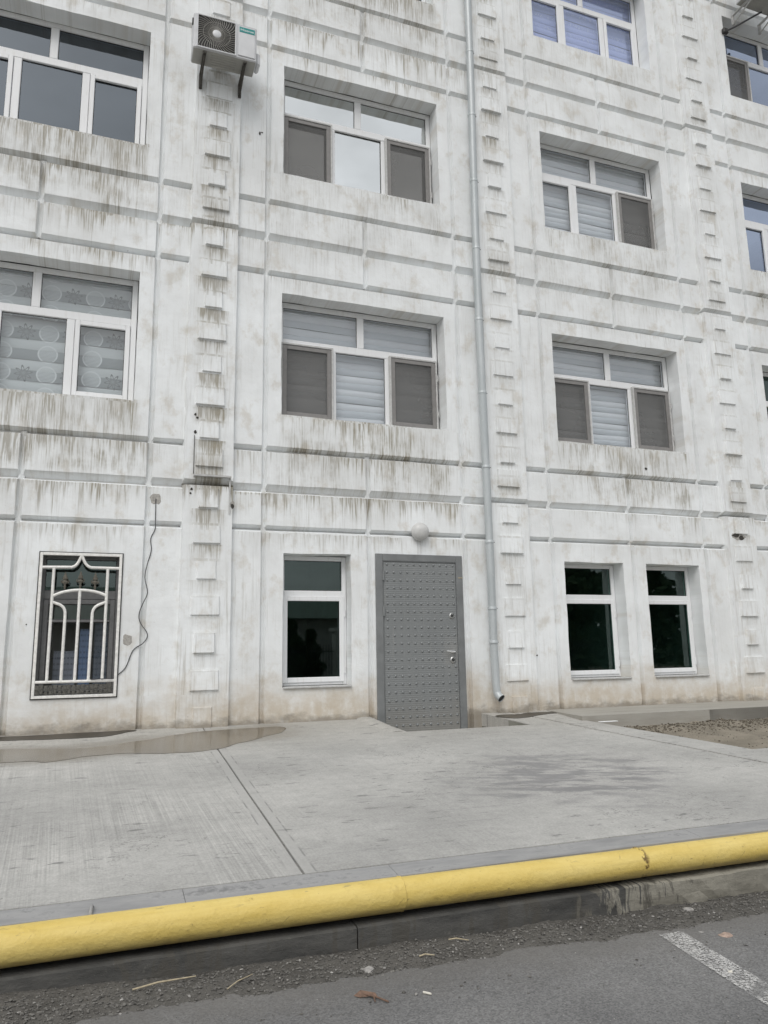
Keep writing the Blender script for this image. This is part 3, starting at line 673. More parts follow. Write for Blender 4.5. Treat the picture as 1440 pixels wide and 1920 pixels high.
# barred window behind the grille
a,b_,z0,z1=GRILLE; a+=.003;b_-=.003;z0+=.004;z1-=.004;y=.13
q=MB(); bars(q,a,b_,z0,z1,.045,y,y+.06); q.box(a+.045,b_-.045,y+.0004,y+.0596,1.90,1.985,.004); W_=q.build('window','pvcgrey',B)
pane(W_,a+.045,b_-.045,1.985,z1-.045,y+.03,'glassdark')
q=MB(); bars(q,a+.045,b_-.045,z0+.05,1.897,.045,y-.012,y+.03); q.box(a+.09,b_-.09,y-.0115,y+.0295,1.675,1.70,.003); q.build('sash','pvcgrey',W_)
pane(W_,a+.09,b_-.09,1.70,1.852,y+.01,'glass'); pane(W_,a+.09,b_-.09,z0+.095,1.675,y+.01,'glass')
room(a-.003,b_+.003,z0-.004,z1+.004,.2,1.8)
for nm,x0,x1,zz0,zz1,yy,col,lab in (('wall_poster',-.43,-.22,1.06,1.40,.5,(.42,.45,.52),'pale notice sheet low on the left inside the barred window'),
      ('wall_poster',-.19,-.08,1.06,1.62,.45,(.20,.30,.50),'narrow blue notice sheet inside the barred window'),
      ('wall_poster',-.05,.14,1.06,1.68,.5,(.22,.25,.30),'dark printed notice sheet on the right inside the barred window')):
    b=NB('printed sheet'); X,Y,Z_=b.xyz(); rows=b.mul(b.ss(b.f('SINE',b.mul(Z_,110.)),.2,.7),b.ss(b.noise(b.comb(b.mul(X,60.),b.mul(b.f('FLOOR',b.mul(Z_,17.5)),3.),0.),1,2),.42,.56))
    mt=b.done(b.bsdf(b.mix(b.mul(rows,.6),col,tuple(c_*.35 for c_ in col)),.6))
    q=MB(); q.box(x0,x1,yy,yy+.004,zz0,zz1); tag(q.build(nm,mt,None,base=((x0+x1)/2,yy,zz0)),lab,'poster','notices inside the barred window')

# --- door
D=MB(); D.box(2.957,3.858,-.012,.04,.345,2.346,.006); DO=D.build('door','door',B)
q=MB(); y0,y1=-.022,.1
q.box(2.866,2.95,y0,y1,.34,2.432,.004); q.box(3.865,3.944,y0,y1,.34,2.432,.004); q.box(2.95,3.865,y0+.0004,y1,2.352,2.4316,.004); q.build('frame','doorframe',DO)
q=MB()
q.box(2.9515,2.9565,-.02,.02,.345,2.351); q.box(3.8585,3.864,-.02,.02,.345,2.351); q.box(2.957,3.858,-.0195,.0195,2.3465,2.3512); q.build('edge_strip','stud',DO)
q=MB()
for r_ in range(23):
    for c_ in range(11):
        cx_=3.003+.0818*c_; cz=2.312-.0885*r_
        if cz<.38 or (c_>=9 and (abs(cz-1.735)<.05 or 1.17<cz<1.40)): continue
        q.lathe((cx_+R.uniform(-.002,.002),-.0118,cz+R.uniform(-.002,.002)),(0,-1,0),[(.0155,0),(.0138,.004),(.008,.0078),(.002,.0092)],8)
tag(q.build('studs','stud',DO,smooth=True),kind='stuff')
for cz,rr in ((1.735,.032),(1.238,.035)):
    q=MB(); q.lathe((3.79,-.0118,cz),(0,-1,0),[(rr,0),(rr,.008),(rr*.82,.014),(rr*.7,.014),(rr*.62,.009)],20); lk=q.build('lock','chrome',DO,smooth=True)
    q=MB(); q.lathe((3.79,-.0206,cz),(0,-1,0),[(.016,0),(.015,.008),(.006,.010)],14); q.build('key_cylinder','dark',lk,smooth=True)
q=MB(); q.box(3.765,3.835,-.019,-.0118,1.313,1.341,.004); q.tube([(3.80,-.018,1.327),(3.80,-.06,1.327),(3.79,-.068,1.328),(3.74,-.068,1.332),(3.69,-.062,1.338)],[.011,.011,.012,.011,.009],8); q.build('handle','chrome',DO,smooth=True)
for hz in (2.186,1.788):
    q=MB(); q.tube([(2.9535,-.031,hz-.055),(2.9535,-.031,hz+.055)],.011,10); q.build('hinge','doorframe',DO,smooth=True)
q=MB(); q.box(3.885,3.943,-.0265,-.0225,2.168,2.178); q.build('paper_strip','straw',DO)

# --- holes and knocks in the plaster
def blob(name,x,z,rx,rz,mat,parent,y=-.002,n=11,t=.004):
    mb=MB(); s=R.random()*30
    out=[(x+math.cos(q)*rx*(1+.5*noise.noise(Vector((math.cos(q)*1.5,math.sin(q)*1.5,s)))),z+math.sin(q)*rz*(1+.5*noise.noise(Vector((math.cos(q)*1.5,math.sin(q)*1.5,s+8))))) for q in [2*math.pi*i/n for i in range(n)]]
    vs=[(a,y,b_) for a,b_ in out]+[(x+(a-x)*.9,y-t,z+(b_-z)*.9) for a,b_ in out]
    mb.add(vs,[tuple(range(n,2*n))]+[(i,(i+1)%n,n+(i+1)%n,n+i) for i in range(n)]); return mb.build(name,mat,parent)
for x,z,rx,rz,y in ((.842,3.859,.012,.014,-.053),(.862,3.824,.012,.012,-.053),(.845,3.666,.016,.016,-.053),(.825,3.045,.014,.012,-.053),(.815,3.0,.012,.01,-.053),(1.252,2.885,.016,.028,-.053),
      (8.10,2.83,.06,.03,-.053),(8.19,2.80,.05,.028,-.053),(6.72,3.684,.02,.02,-.002),(1.494,7.413,.012,.02,-.002),(1.52,7.43,.012,.008,-.002),(4.9,1.27,.01,.01,-.002),(-.66,1.65,.007,.005,-.002)):
    blob('chipped_hole',x,z,rx,rz,'hole',B,y)
blob('patched_plaster',8.13,2.815,.12,.05,'mortar',B,-.0505)
blob('patched_plaster',.475,2.93,.055,.06,'mortar',B,-.0005,13,.002); blob('patched_plaster',.255,1.50,.05,.06,'mortar',B,-.0005,13,.002); blob('patched_plaster',1.252,2.90,.022,.045,'mortar',B,-.0505,11,.002)

# ------------------------------------------------------------------ apron, slabs, pit, kerb
A=tag(MB().box(-9,14,-4.2,-.02,-.2,.0).build('apron_bed','soil'),kind='structure')
AB=tag(bpy.data.objects.new('concrete_apron',None),kind='structure'); COL.objects.link(AB); AB['_b']=(0,0,0)
def slab(name,poly,mat,parent,zf,thick=.14,sub=.25,holes=None):
    """poly (x,y) ccw seen from above, gridded top so that it can undulate a little"""
    bm=bmesh.new(); n=len(poly); dense=[]
    for i in range(n):
        a=Vector(poly[i]); c_=Vector(poly[(i+1)%n]); k=max(1,int((c_-a).length/sub))
        for j in range(k): dense.append(a+(c_-a)*j/k)
    vs=[bm.verts.new((p.x,p.y,0)) for p in dense]; es=[bm.edges.new((vs[i],vs[(i+1)%len(vs)])) for i in range(len(vs))]
    bmesh.ops.triangle_fill(bm,use_beauty=True,use_dissolve=False,edges=es,normal=(0,0,1))
    for _ in range(1): bmesh.ops.subdivide_edges(bm,edges=[e for e in bm.edges if not e.is_boundary and e.calc_length()>.5],cuts=3,use_grid_fill=True)
    bmesh.ops.triangulate(bm,faces=bm.faces)
    for f in bm.faces:
        if f.normal.z<0: f.normal_flip()
    for q in bm.verts: q.co.z=zf(q.co.x,q.co.y)
    be=[e for e in bm.edges if e.is_boundary]
    ex=bmesh.ops.extrude_edge_only(bm,edges=be)
    for g in ex['geom']:
        if isinstance(g,bmesh.types.BMVert): g.co.z-=thick
    bmesh.ops.recalc_face_normals(bm,faces=bm.faces)
    bm.verts.index_update(); mb=MB().add([q.co for q in bm.verts],[[q.index for q in f.verts] for f in bm.faces]); bm.free()
    o=mb.build(name,mat,parent,recalc=False)
    return o
za=lambda x,y:AP(y)+.004*noise.noise(Vector((x*.9,y*.9,0)))
jx=lambda y:4.48-.283*y                 # skewed joint on the right
FY=-4.085                               # rear edge of the front edging strip
slab('concrete_slab',[(-9,FY),(.997,FY),(.997,.055),(-9,.055)],'concrete',AB,za)
PITL,PITR,PD=(2.79,2.885),(4.13,4.29),-.80
slab('concrete_slab',[(1.011,FY),(jx(FY)-.02,FY),(jx(0)-.02,.0),(jx(0)-.02,.055),(PITR[0],.055),(PITR[0],0),(PITR[1],PD),(PITL[1],PD),(PITL[0],0),(PITL[0],.055),(1.011,.055)],'concrete',AB,za)
slab('concrete_slab',[(jx(FY)+.02,FY),(14,FY),(14,-2.45),(5.62,-2.42),(5.04,-.72),(4.98,.055),(jx(0)+.02,.055),(jx(0)+.02,0)],'concrete',AB,za)
# joint filling
q=MB(); q.add([(.99,FY,AP(FY)-.006),(1.018,FY,AP(FY)-.006),(1.018,.05,AP(.05)-.006),(.99,.05,AP(.05)-.006)],[(0,1,2,3)]); q.build('joint_filler','jointfill',AB)
q=MB(); q.add([(jx(FY)-.03,FY,AP(FY)-.009),(jx(FY)+.03,FY,AP(FY)-.009),(jx(0)+.03,0.05,AP(0)-.009),(jx(0)-.03,0.05,AP(0)-.009)],[(0,1,2,3)]); q.build('joint_filler','kerblight',AB)
# pit in front of the door
q=MB(); q.add([(PITL[0]-.1,.1,.352),(PITR[0]+.1,.1,.352),(PITR[1]+.1,PD-.1,.352),(PITL[1]-.1,PD-.1,.352)],[(0,1,2,3)]); q.build('pit_floor','stripcon',AB)
q=MB(); e=.004
for (a,c_) in (((PITL[0],.05),(PITL[1],PD)),((PITL[1],PD),(PITR[1],PD)),((PITR[1],PD),(PITR[0],.05))):
    dx,dy=c_[0]-a[0],c_[1]-a[1]; l=math.hypot(dx,dy); nx_,ny_=-dy/l*e,dx/l*e
    q.add([(a[0]+nx_,a[1]+ny_,.345),(c_[0]+nx_,c_[1]+ny_,.345),(c_[0]+nx_,c_[1]+ny_,AP(c_[1])-.006),(a[0]+nx_,a[1]+ny_,AP(a[1])-.006)],[(0,1,2,3)])
q.build('pit_wall','pitwall',AB)
# rounded raised wing left of the pit
q=MB(); pts=[]
for i in range(9):
    t=i/8; y_=.05-t*(.05-PD-.02); pts.append((PITL[0]-.07+(PITL[1]-PITL[0])*t-.015*t,y_,AP(y_)-.012+.012*(1-t)))
q.tube(pts,[.11-.03*i/8 for i in range(9)],14); q.v=[(a,b_,AP(b_)-.02+(c_-AP(b_)+.02)*.3+.004) for a,b_,c_ in q.v]; q.build('pit_kerb','concrete',AB,smooth=True)
# front edging strip behind the pipe and the lower kerb step below the pipe
cuts=[-9,-3.1,.42,1.45,3.35,6.2,9.4,14]
for i in range(len(cuts)-1):
    slab('edging_strip',[(cuts[i]+.0012,-4.235),(cuts[i+1]-.0012,-4.235),(cuts[i+1]-.0012,FY-.003),(cuts[i]+.0012,FY-.003)],'cement',AB,lambda x,y:AP(y)-.004-.10*max(0,(-4.19-y))+.003*noise.noise(Vector((x*3,y*5,2))),.2,.12)
kc=[-9,-4.6,-1.9,1.19,4.05,6.6,9.8,14]
for i in range(len(kc)-1):
    a,b_=kc[i]+.003,kc[i+1]-.003; lt=kc[i]>=2.5
    mb=MB(); n=max(2,int((b_-a)/.07)); ys=[(-4.24,.073),(-4.345,.071),(-4.362,.064)]
    rows=[]
    for j in range(n+1):
        x=a+(b_-a)*j/n; col_=[]
        rg=.014 if 2.35<x<3.5 else (.008 if x>3 else .004)
        for (yy,zz) in ys: col_.append((x,yy-.5*rg*abs(noise.noise(Vector((x*7,yy*9,1)))),zz+rg*noise.noise(Vector((x*8,yy*9,4)))))
        for t in (.3,.55,.8,1.): 
            zz=.064+(-.16-.064)*t; col_.append((x,-4.364-rg*1.5*noise.noise(Vector((x*9,zz*14,7))),zz))
        rows.append(col_)
    k=len(rows[0])
    for r_ in rows: mb.v+=r_
    for j in range(n):
        for i2 in range(k-1): mb.f.append((j*k+i2,(j+1)*k+i2,(j+1)*k+i2+1,j*k+i2+1))
    mb.f.append(tuple(range(k))); mb.f.append(tuple(n*k+i2 for i2 in range(k-1,-1,-1)))
    mb.build('kerb_block','kerb',AB)
# puddles
def flatpoly(name,pts,mat,zf,dz,label=None,jitter=.03,sub=6):
    out=[]
    n=len(pts)
    for i in range(n):
        p0,p1,p2,p3=[Vector(pts[(i+d)%n]) for d in (-1,0,1,2)]
        for j in range(sub):
            t=j/sub; p=.5*((2*p1)+(p2-p0)*t+(2*p0-5*p1+4*p2-p3)*t*t+(3*p1-p0-3*p2+p3)*t**3)
            out.append((p.x+jitter*noise.noise(Vector((p.x*5,p.y*5,1))),p.y+jitter*noise.noise(Vector((p.x*5,p.y*5,9)))))
    return tag(slab(name,out,mat,None,lambda x,y:zf(x,y)+dz,.0015,.08),kind='structure')
flatpoly('puddle',[(-2.2,-.62),(-.75,-.61),(-.14,-.75),(.26,-.62),(.7,-.38),(1.0,-.26),(1.7,-.2),(1.75,-.4),(1.55,-.62),(1.17,-.95),(.95,-1.12),(.62,-1.16),(.2,-1.04),(-.13,-1.13),(-.35,-1.21),(-.7,-1.14),(-2.2,-1.3)],'puddle',za,.0035)
flatpoly('puddle',[(-2.2,-.02),(-.8,-.03),(.3,-.03),(.28,-.14),(.1,-.24),(-.15,-.28),(-.47,-.27),(-.8,-.22),(-2.2,-.25)],'wetdark',za,.004)
flatpoly('puddle',[(4.2,-.22),(4.6,-.15),(5.0,-.12),(5.1,-.2),(4.75,-.3),(4.35,-.42)],'wetdark',za,.005,jitter=.05)
# blind area along the wall on the right and the sandy bed
tag(slab('walkway',[(4.985,-.72),(14,-.76),(14,.055),(4.985,.055)],'stripcon',None,lambda x,y:.634+.03*y+.003*noise.noise(Vector((x,y*2,3))),.2),kind='structure')
def bumpy(name,mat,x0,x1,y0,y1,nx_,ny_,zf,kind='structure'):
    mb=MB()
    for j in range(ny_+1):
        for i in range(nx_+1):
            x=x0+(x1-x0)*i/nx_; y=y0+(y1-y0)*j/ny_; mb.v.append((x,y,zf(x,y)))
    for j in range(ny_):
        for i in range(nx_): mb.f.append((j*(nx_+1)+i,j*(nx_+1)+i+1,(j+1)*(nx_+1)+i+1,(j+1)*(nx_+1)+i))
    return tag(mb.build(name,mat,smooth=True,recalc=False),kind=kind)
def sandz(x,y):
    q=Vector((x*3,y*3,0)); h=.022*noise.noise(q)+.012*noise.noise(q*3.3)+.006*noise.noise(q*9)
    pile=.07*math.exp(-((y+1.02)/.16)**2)*(.5+.8*noise.noise(Vector((x*2.2,3,1)))+.5*abs(noise.noise(q*4)))
    return AP(y)-.075-.02*math.exp(-((y+.72)/.3)**2)+h+max(0,pile)
bumpy('sandy_bed','sand',4.95,12.5,-2.55,-.70,220,60,sandz)

# ------------------------------------------------------------------ roadside dirt, gravel, painted line
def edge_y(x): return -4.74-.06*noise.noise(Vector((x*1.3,0,2)))-.04*noise.noise(Vector((x*5,0,2)))-.02*noise.noise(Vector((x*17,0,2)))
def dirtz(x,y):
    t=(y-edge_y(x))/(-4.37-edge_y(x)); t=max(0,min(1.1,t))
    q=Vector((x*4,y*6,5)); hump=-.022*t+.02*math.sin(math.pi*min(1,t))
    left=.028*max(0,min(1,(.3-x)/.7))*t
    return zroad(x)-.010*(1-min(1,t*4))+.003*min(1,t*4)+hump*.8+left+(.011*noise.noise(q)+.008*noise.noise(q*3)+.007*noise.noise(q*8)+.004*noise.noise(q*17))*min(1,t*3)
bumpy('dirt_verge','soil',-4,9,-4.90,-4.345,900,44,dirtz)
def pebble(mb,x,y,z,s,rr):
    a=rr.random()*6.28; sx,sy,sz=s*rr.uniform(.7,1.3),s*rr.uniform(.6,1.1),s*rr.uniform(.4,.8); c_,s_=math.cos(a),math.sin(a)
    vs=[]
    for (u,v,w_) in ((1,0,0),(-1,0,0),(0,1,0),(0,-1,0),(0,0,1),(0,0,-1),(.62,.62,.5),(-.62,.62,.5),(.62,-.62,.5),(-.62,-.62,.5)):
        k=rr.uniform(.75,1.15); u,v,w_=u*sx*k,v*sy*k,w_*sz*k; vs.append((x+u*c_-v*s_,y+u*s_+v*c_,z+w_+sz*.3))
    mb.add(vs,[(0,6,8),(1,9,7),(2,7,6),(3,8,9),(4,8,6),(4,6,7),(4,7,9),(4,9,8),(0,2,6),(2,1,7),(1,3,9),(3,0,8),(5,2,0),(5,1,2),(5,3,1),(5,0,3)])
rr=random.Random(3)
mb=MB(); mb2=MB()
for i in range(15000):
    x=rr.uniform(-1.2,5.2); y=edge_y(x)+rr.gauss(.13,.13)
    if y>-4.38 or y<-5.6: continue
    pebble(mb if rr.random()<.965 else mb2,x,y,dirtz(x,y) if y>-4.9 else zroad(x),rr.choice((.0025,.003,.0035,.004,.005,.006,.009)),rr)
for i in range(700):
    x=rr.uniform(-.6,4.5); y=rr.uniform(-6,-4.7); pebble(mb if rr.random()<.7 else mb2,x,y,zroad(x),rr.choice((.002,.003,.003,.004)),rr)
tag(mb.build('gravel','gravel',recalc=False),'loose dark gravel and grit along the kerb foot','gravel',kind='stuff')
tag(mb2.build('grit','stone',recalc=False),'pale grit scattered over the asphalt edge','grit',kind='stuff')
mb=MB()
for i in range(4200):
    x=rr.uniform(5.0,9.5); y=rr.gauss(-1.08,.13) if rr.random()<.85 else rr.uniform(-2.3,-.8)
    if y>-.78 or y<-2.38 or x<5.06-.35*(y+.72)+.04: continue
    pebble(mb,x,y,sandz(x,y),rr.choice((.003,.004,.006,.009,.014)),rr)
tag(mb.build('soil_clods','clod',recalc=False),'dark clods and dry litter on the sandy bed','soil',kind='stuff')
def onroad(p,dz=.004): return (p[0],p[1],zroad(p[0])+dz)
m=MB(); a0,a1,b0,b1=Vector((2.575,-4.755)),Vector((2.715,-4.75)),Vector((2.31,-6.4)),Vector((2.44,-6.4))
n=16
for i in range(n+1):
    t=i/n; p=a0.lerp(b0,t); p2=a1.lerp(b1,t); m.v+=[onroad(p),onroad(p2)]
for i in range(n): m.f.append((2*i,2*i+1,2*i+3,2*i+2))
tag(m.build('parking_line','paint'),kind='structure')

# ------------------------------------------------------------------ gas pipe
gp=thing('gas_pipe','long yellow painted gas pipe lying along the edge of the concrete apron','pipe',(1.4,-4.3,.07))
PZ=lambda x:.169+.003*math.sin(x*.8+1)
def pseg(x0,x1,r_,dz=0):
    n=max(4,int((x1-x0)/.12)); m=MB()
    m.tube([(x0+(x1-x0)*i/n,-4.30+.003*math.sin(x0+i*.3),PZ(x0+(x1-x0)*i/n)+dz) for i in range(n+1)],[r_*(1+.006*noise.noise(Vector((x0+i*.9,1,2)))) for i in range(n+1)],40); return m.build('pipe_section','yellow',gp,smooth=True)
pseg(-9,1.43,.0765); pseg(1.431,2.833,.0735,-.001); pseg(2.834,14,.0735,-.001)
for xs_,r_ in ((1.43,.0775),(2.834,.0755)):
    m=MB(); n=44; pr=[]
    vs=[]
    for k in range(n):
        q=2*math.pi*k/n; rr_=r_+.0022*noise.noise(Vector((math.cos(q)*4,math.sin(q)*4,xs_)))
        for dx,dr in ((-.007,-.003),(-.003,.0012),(.003,.0012),(.007,-.004)): vs.append((xs_+dx+.002*noise.noise(Vector((k*.7,xs_,1))),-4.30+math.cos(q)*(rr_+dr),PZ(xs_)+math.sin(q)*(rr_+dr)))
    fs=[]
    for k in range(n):
        for j in range(3): fs.append((k*4+j,((k+1)%n)*4+j,((k+1)%n)*4+j+1,k*4+j+1))
    m.add(vs,fs); m.build('weld_seam','yellow',gp,smooth=True)
for x in (-3.2,.02,4.1,7.6):                      # small pipe hooks let into the edging
    m=MB(); m.tube(bez((x,-4.245,.225),(x,-4.25,.262),(x+.004,-4.19,.268),(x+.006,-4.155,.24),8),.007,8); m.build('pipe_hook','cement',gp,smooth=True)

# ------------------------------------------------------------------ downpipe
dp=thing('downpipe','pale grey metal downpipe running down beside the middle pilaster','downpipe',(4.26,-.1,.75))
DXY=lambda z:(4.262+.012*math.sin(z*.8)+.0025*(z-3),-.105)
col=[13.2,12.2,11.21,10.22,9.253,8.291,7.326,6.374,5.407,4.449,3.512,2.601,1.82,1.433]
for i in range(len(col)-1):
    z1_,z0_=col[i],col[i+1]; m=MB(); n=6
    m.tube([(*DXY(z1_+(z0_-z1_)*j/n),z1_+(z0_-z1_)*j/n) for j in range(n+1)],[.050-(.004)*j/n if z0_>2.7 else .0475-.003*j/n for j in range(n+1)],20); m.build('pipe_section','downpipe',dp,smooth=True)
    if z0_<13:
        m=MB(); x,y=DXY(z0_); m.lathe((x,y,z0_),(0,0,1),[(.047,-.02),(.0535,-.017),(.0535,.008),(.050,.014)],20); m.build('collar','downpipe',dp,smooth=True)
        m=MB(); m.tube([(x+.062,y-.004,z0_-.005),(x+.05,y+.03,z0_-.005),(x+.03,y+.05,z0_-.005),(x+.03,.03,z0_-.005)],.006,6); m.build('pipe_clip','dark',dp)
m=MB(); x,y=DXY(1.433); m.tube([(x,y,1.432),(x+.005,y,1.2),(x+.008,y-.003,.95),(x+.012,y-.01,.86)],[.044,.045,.043,.044],20); m.build('pipe_section','downpipe',dp,smooth=True)
m=MB(); p=[(x+.012,y-.01,.868),(x+.014,y-.016,.845),(x+.022,y-.038,.818),(x+.034,y-.068,.797)]; m.tube(p,[.046,.046,.0455,.0465],20,cap=False); el=m.build('outlet','downpipe',dp,smooth=True)
m=MB(); d=(Vector(p[3])-Vector(p[2])).normalized(); m.lathe(Vector(p[3])-d*.012,d,[(.043,0),(.043,.001)],20); m.build('outlet_mouth','dark',el)

# ------------------------------------------------------------------ wall lamp
lp=thing('wall_lamp','round dusty white lamp on the wall above the grey door','lamp',(3.41,0,2.595))
m=MB(); m.lathe((3.412,-.0,2.698),(0,-1,0),[(.098,0),(.1,.02),(.098,.026)],32); m.build('lamp_base','pvcold',lp,smooth=True)
m=MB(); m.lathe((3.412,-.026,2.698),(0,-1,0),[(.106,0),(.108,.012),(.106,.022),(.1,.04),(.084,.062),(.058,.079),(.028,.088),(.004,.09)],36); m.build('lamp_glass','lamp',lp,smooth=True)
for dx in (-.018,.02): 
    m=MB(); m.tube([(3.41+dx,-.004,2.6),(3.41+dx+.002,-.003,2.52),(3.41+dx,-.003,2.44)],.003,6); m.build('lamp_wire','lamp',lp)

# ------------------------------------------------------------------ air conditioners
def text_mesh(txt,size):
    cu=bpy.data.curves.new('lettering','FONT'); cu.body=txt; cu.size=size; cu.align_x='CENTER'; cu.align_y='CENTER'; cu.extrude=.0004; cu.offset=0
    o=bpy.data.objects.new('tmp',cu); COL.objects.link(o); dg=bpy.context.evaluated_depsgraph_get(); me=bpy.data.meshes.new_from_object(o.evaluated_get(dg)); bpy.data.objects.remove(o); return me
def aircon(x0,x1,z0,z1,yf,yb,label,logo=None,brm='rustbar',bx=(.13,.58)):
    t=thing('air_conditioner',label,'air conditioner',((x0+x1)/2,yb,z0),'outdoor air conditioner units on the facade')
    W_,H_=x1-x0,z1-z0
    m=MB(); m.box(x0,x1,yf,yb,z0,z1,.012); m.build('casing','acwhite',t)
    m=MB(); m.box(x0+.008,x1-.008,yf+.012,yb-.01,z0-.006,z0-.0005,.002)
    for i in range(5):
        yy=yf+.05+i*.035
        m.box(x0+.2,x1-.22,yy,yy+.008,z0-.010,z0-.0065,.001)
    m.build('base_pan','acbase_shade',t)
    # fan opening
    gx0,gx1=x0+.045,x0+.045+H_*.93; gz0,gz1=z0+.02,z1-.025; cx_,cz=(gx0+gx1)/2,(gz0+gz1)/2; hw,hh=(gx1-gx0)/2,(gz1-gz0)/2
    m=MB(); m.box(gx0,gx1,yf-.003,yf-.0005,gz0,gz1,.0005); m.build('fan_cavity','acdark',t)
    m=MB(); bars(m,gx0-.012,gx1+.012,gz0-.012,gz1+.012,.016,yf-.014,yf-.001,.003)
    m.build('grille_frame','acwhite',t)
    m=MB(); ns=44
    for k in range(ns):
        a=2*math.pi*k/ns; pts=[]
        for j in range(9):
            r_=.045+j/8*(hw*1.45-.045); th=a+ .55*(j/8)**1.2
            px_,pz_=math.cos(th)*r_,math.sin(th)*r_
            if abs(px_)>hw or abs(pz_)>hh:
                s_=min(hw/abs(px_) if px_ else 9,hh/abs(pz_) if pz_ else 9); px_*=s_;pz_*=s_; pts.append((cx_+px_,yf-.010,cz+pz_)); break
            pts.append((cx_+px_,yf-.016+.006*(j/8),cz+pz_))
        if len(pts)>1: m.tube(pts,.0021,4,cap=False)
    for r_ in (.09,.15):
        m.tube([(cx_+math.cos(q)*r_,yf-.012,cz+math.sin(q)*r_) for q in [2*math.pi*i/36 for i in range(37)]],.0017,4,cap=False)
    g=m.build('fan_guard','acguard',t,recalc=False)
    m=MB(); m.lathe((cx_,yf-.012,cz),(0,-1,0),[(.048,0),(.048,.006),(.043,.010)],24); m.build('hub_disc','acwhite',g,smooth=True)
    # front panel
    m=MB(); m.box(gx1+.03,x1-.02,yf-.008,yf-.0005,z0+.03,z1-.02,.006); fp=m.build('front_panel','acwhite',t)
    if logo:
        lx0,lx1,lz0,lz1=gx1+.043,x1-.027,z1-.112,z1-.046
        m=MB(); m.box(lx0,lx1,yf-.0105,yf-.0082,lz0,lz1,.0006); lg=m.build('name_plate','teal',t)
        me=text_mesh(logo,.042); me.materials.append(M['letter']); lo=bpy.data.objects.new('lettering',me); COL.objects.link(lo); lo.parent=lg
        w_=max(v.co.x for v in me.vertices)-min(v.co.x for v in me.vertices)
        lo.scale=((lx1-lx0)*.84/w_,1,1); lo.rotation_euler=(rad(90),0,0); lo.location=Vector(((lx0+lx1)/2,yf-.0112,(lz0+lz1)/2-.002))-Vector(lg['_b'])
    m=MB(); m.box(x1+.001,x1+.055,yf+.06,yb-.03,z0+.02,z0+.19,.02); m.build('valve_cover','acwhite',t)
    m=MB(); m.box(x0-.014,x0-.0005,yf+.03,yf+.07,z1-.12,z1-.05,.003); m.build('side_handle','dark',t)
    # steel brackets bolted to the wall
    for b_ in bx:
        x=x0+b_
        m=MB(); m.box(x-.018,x+.018,yf+.01,-.052,z0-.032,z0-.0105,.002); m.box(x-.0175,x+.0175,-.09,-.0525,z0-.19,z0-.033,.002)
        m.tube([(x,-.08,z0-.17),(x,yf+.04,z0-.033)],.012,6); m.build('bracket',brm,t)
    return t
aircon(.655,1.361,7.967,8.415,-.45,-.2,'small white air conditioner on rusty brackets beside the third floor window','Hisense')
aircon(9.03,9.86,11.40,11.98,-.58,-.24,'air conditioner cut off by the top right corner of the photo',None,'pvcold',bx=(.1,.66))
rt=thing('refrigerant_line','dark sagging cable under the top right air conditioner','cable',(9.2,-.1,11.1))
m=MB(); m.tube(bez((8.98,-.04,11.08),(9.1,-.14,11.10),(9.25,-.25,11.20),(9.5,-.3,11.36),10),.014,8); m.build('line','cable',rt,smooth=True)
m=MB(); m.box(8.93,9.03,-.06,-.001,11.04,11.13,.012); m.build('junction_box','dark',rt)

# ------------------------------------------------------------------ window grille
g=thing('window_grille','white steel burglar grille with three spearheads on the left ground floor window','grille',(-.2,0,.955))
y=-.012; T=.0142
def rod(pts,name='bar',r_=T,n=8): 
    m=MB(); m.tube([(p[0],y,p[1]) for p in pts],r_,n); return m.build(name,'white',g,smooth=True)
m=MB(); bars(m,-.578,.176,.957,2.343,.027,y-.013,y+.013,.003); m.build('grille_frame','white',g)
m=MB(); bars(m,-.588,.186,.947,2.353,.010,-.009,-.004,0); m.build('frame_gap','dark',g)
rod([(-.552,1.108),(.15,1.108)])
rod([(-.552,2.198),(-.30,2.203)]+[(p.x,p.z) for p in bez((-.29,0,2.203),(-.235,0,2.215),(-.225,0,2.27),(-.203,0,2.325),8)])
rod([(-.203,2.325)]+[(p.x,p.z) for p in bez((-.203,0,2.325),(-.18,0,2.27),(-.168,0,2.215),(-.11,0,2.203),8)]+[(.15,2.2)])
rod([(-.452,1.112),(-.450,1.65),(-.448,2.195)]); rod([(.040,1.112),(.042,1.65),(.044,2.195)])
rod([(p.x,p.z) for p in bez((-.44,0,1.922),(-.32,0,1.998),(-.09,0,2.0),(.036,0,1.93),12)])
rod([(-.207,1.112),(-.203,1.975)])
rod([(p.x,p.z) for p in bez((-.44,0,1.86),(-.36,0,1.835),(-.322,0,1.82),(-.324,0,1.73),8)]+[(-.327,1.112)])
rod([(p.x,p.z) for p in bez((.036,0,1.862),(-.04,0,1.835),(-.082,0,1.82),(-.080,0,1.73),8)]+[(-.084,1.112)])
for sx,sz in ((-.342,1.985),(-.203,1.995),(-.068,1.985)):
    m=MB(); m.lathe((sx,y,sz),(0,0,1),[(.008,0),(.009,.02),(.014,.028),(.008,.036),(.01,.05),(.03,.072),(.024,.082),(.012,.088),(.022,.098),(.024,.108),(.012,.14),(.002,.172)],8)
    v=m.v; m.v=[(a,y+(b_-y)*.45,c_) for a,b_,c_ in v]
    for s in (-1,1): m.tube([(sx+s*.012,y,sz+.06),(sx+s*.034,y,sz+.068),(sx+s*.036,y,sz+.086),(sx+s*.024,y,sz+.09)],.005,6)
    m.build('spearhead','iron',g,smooth=True)
m=MB()
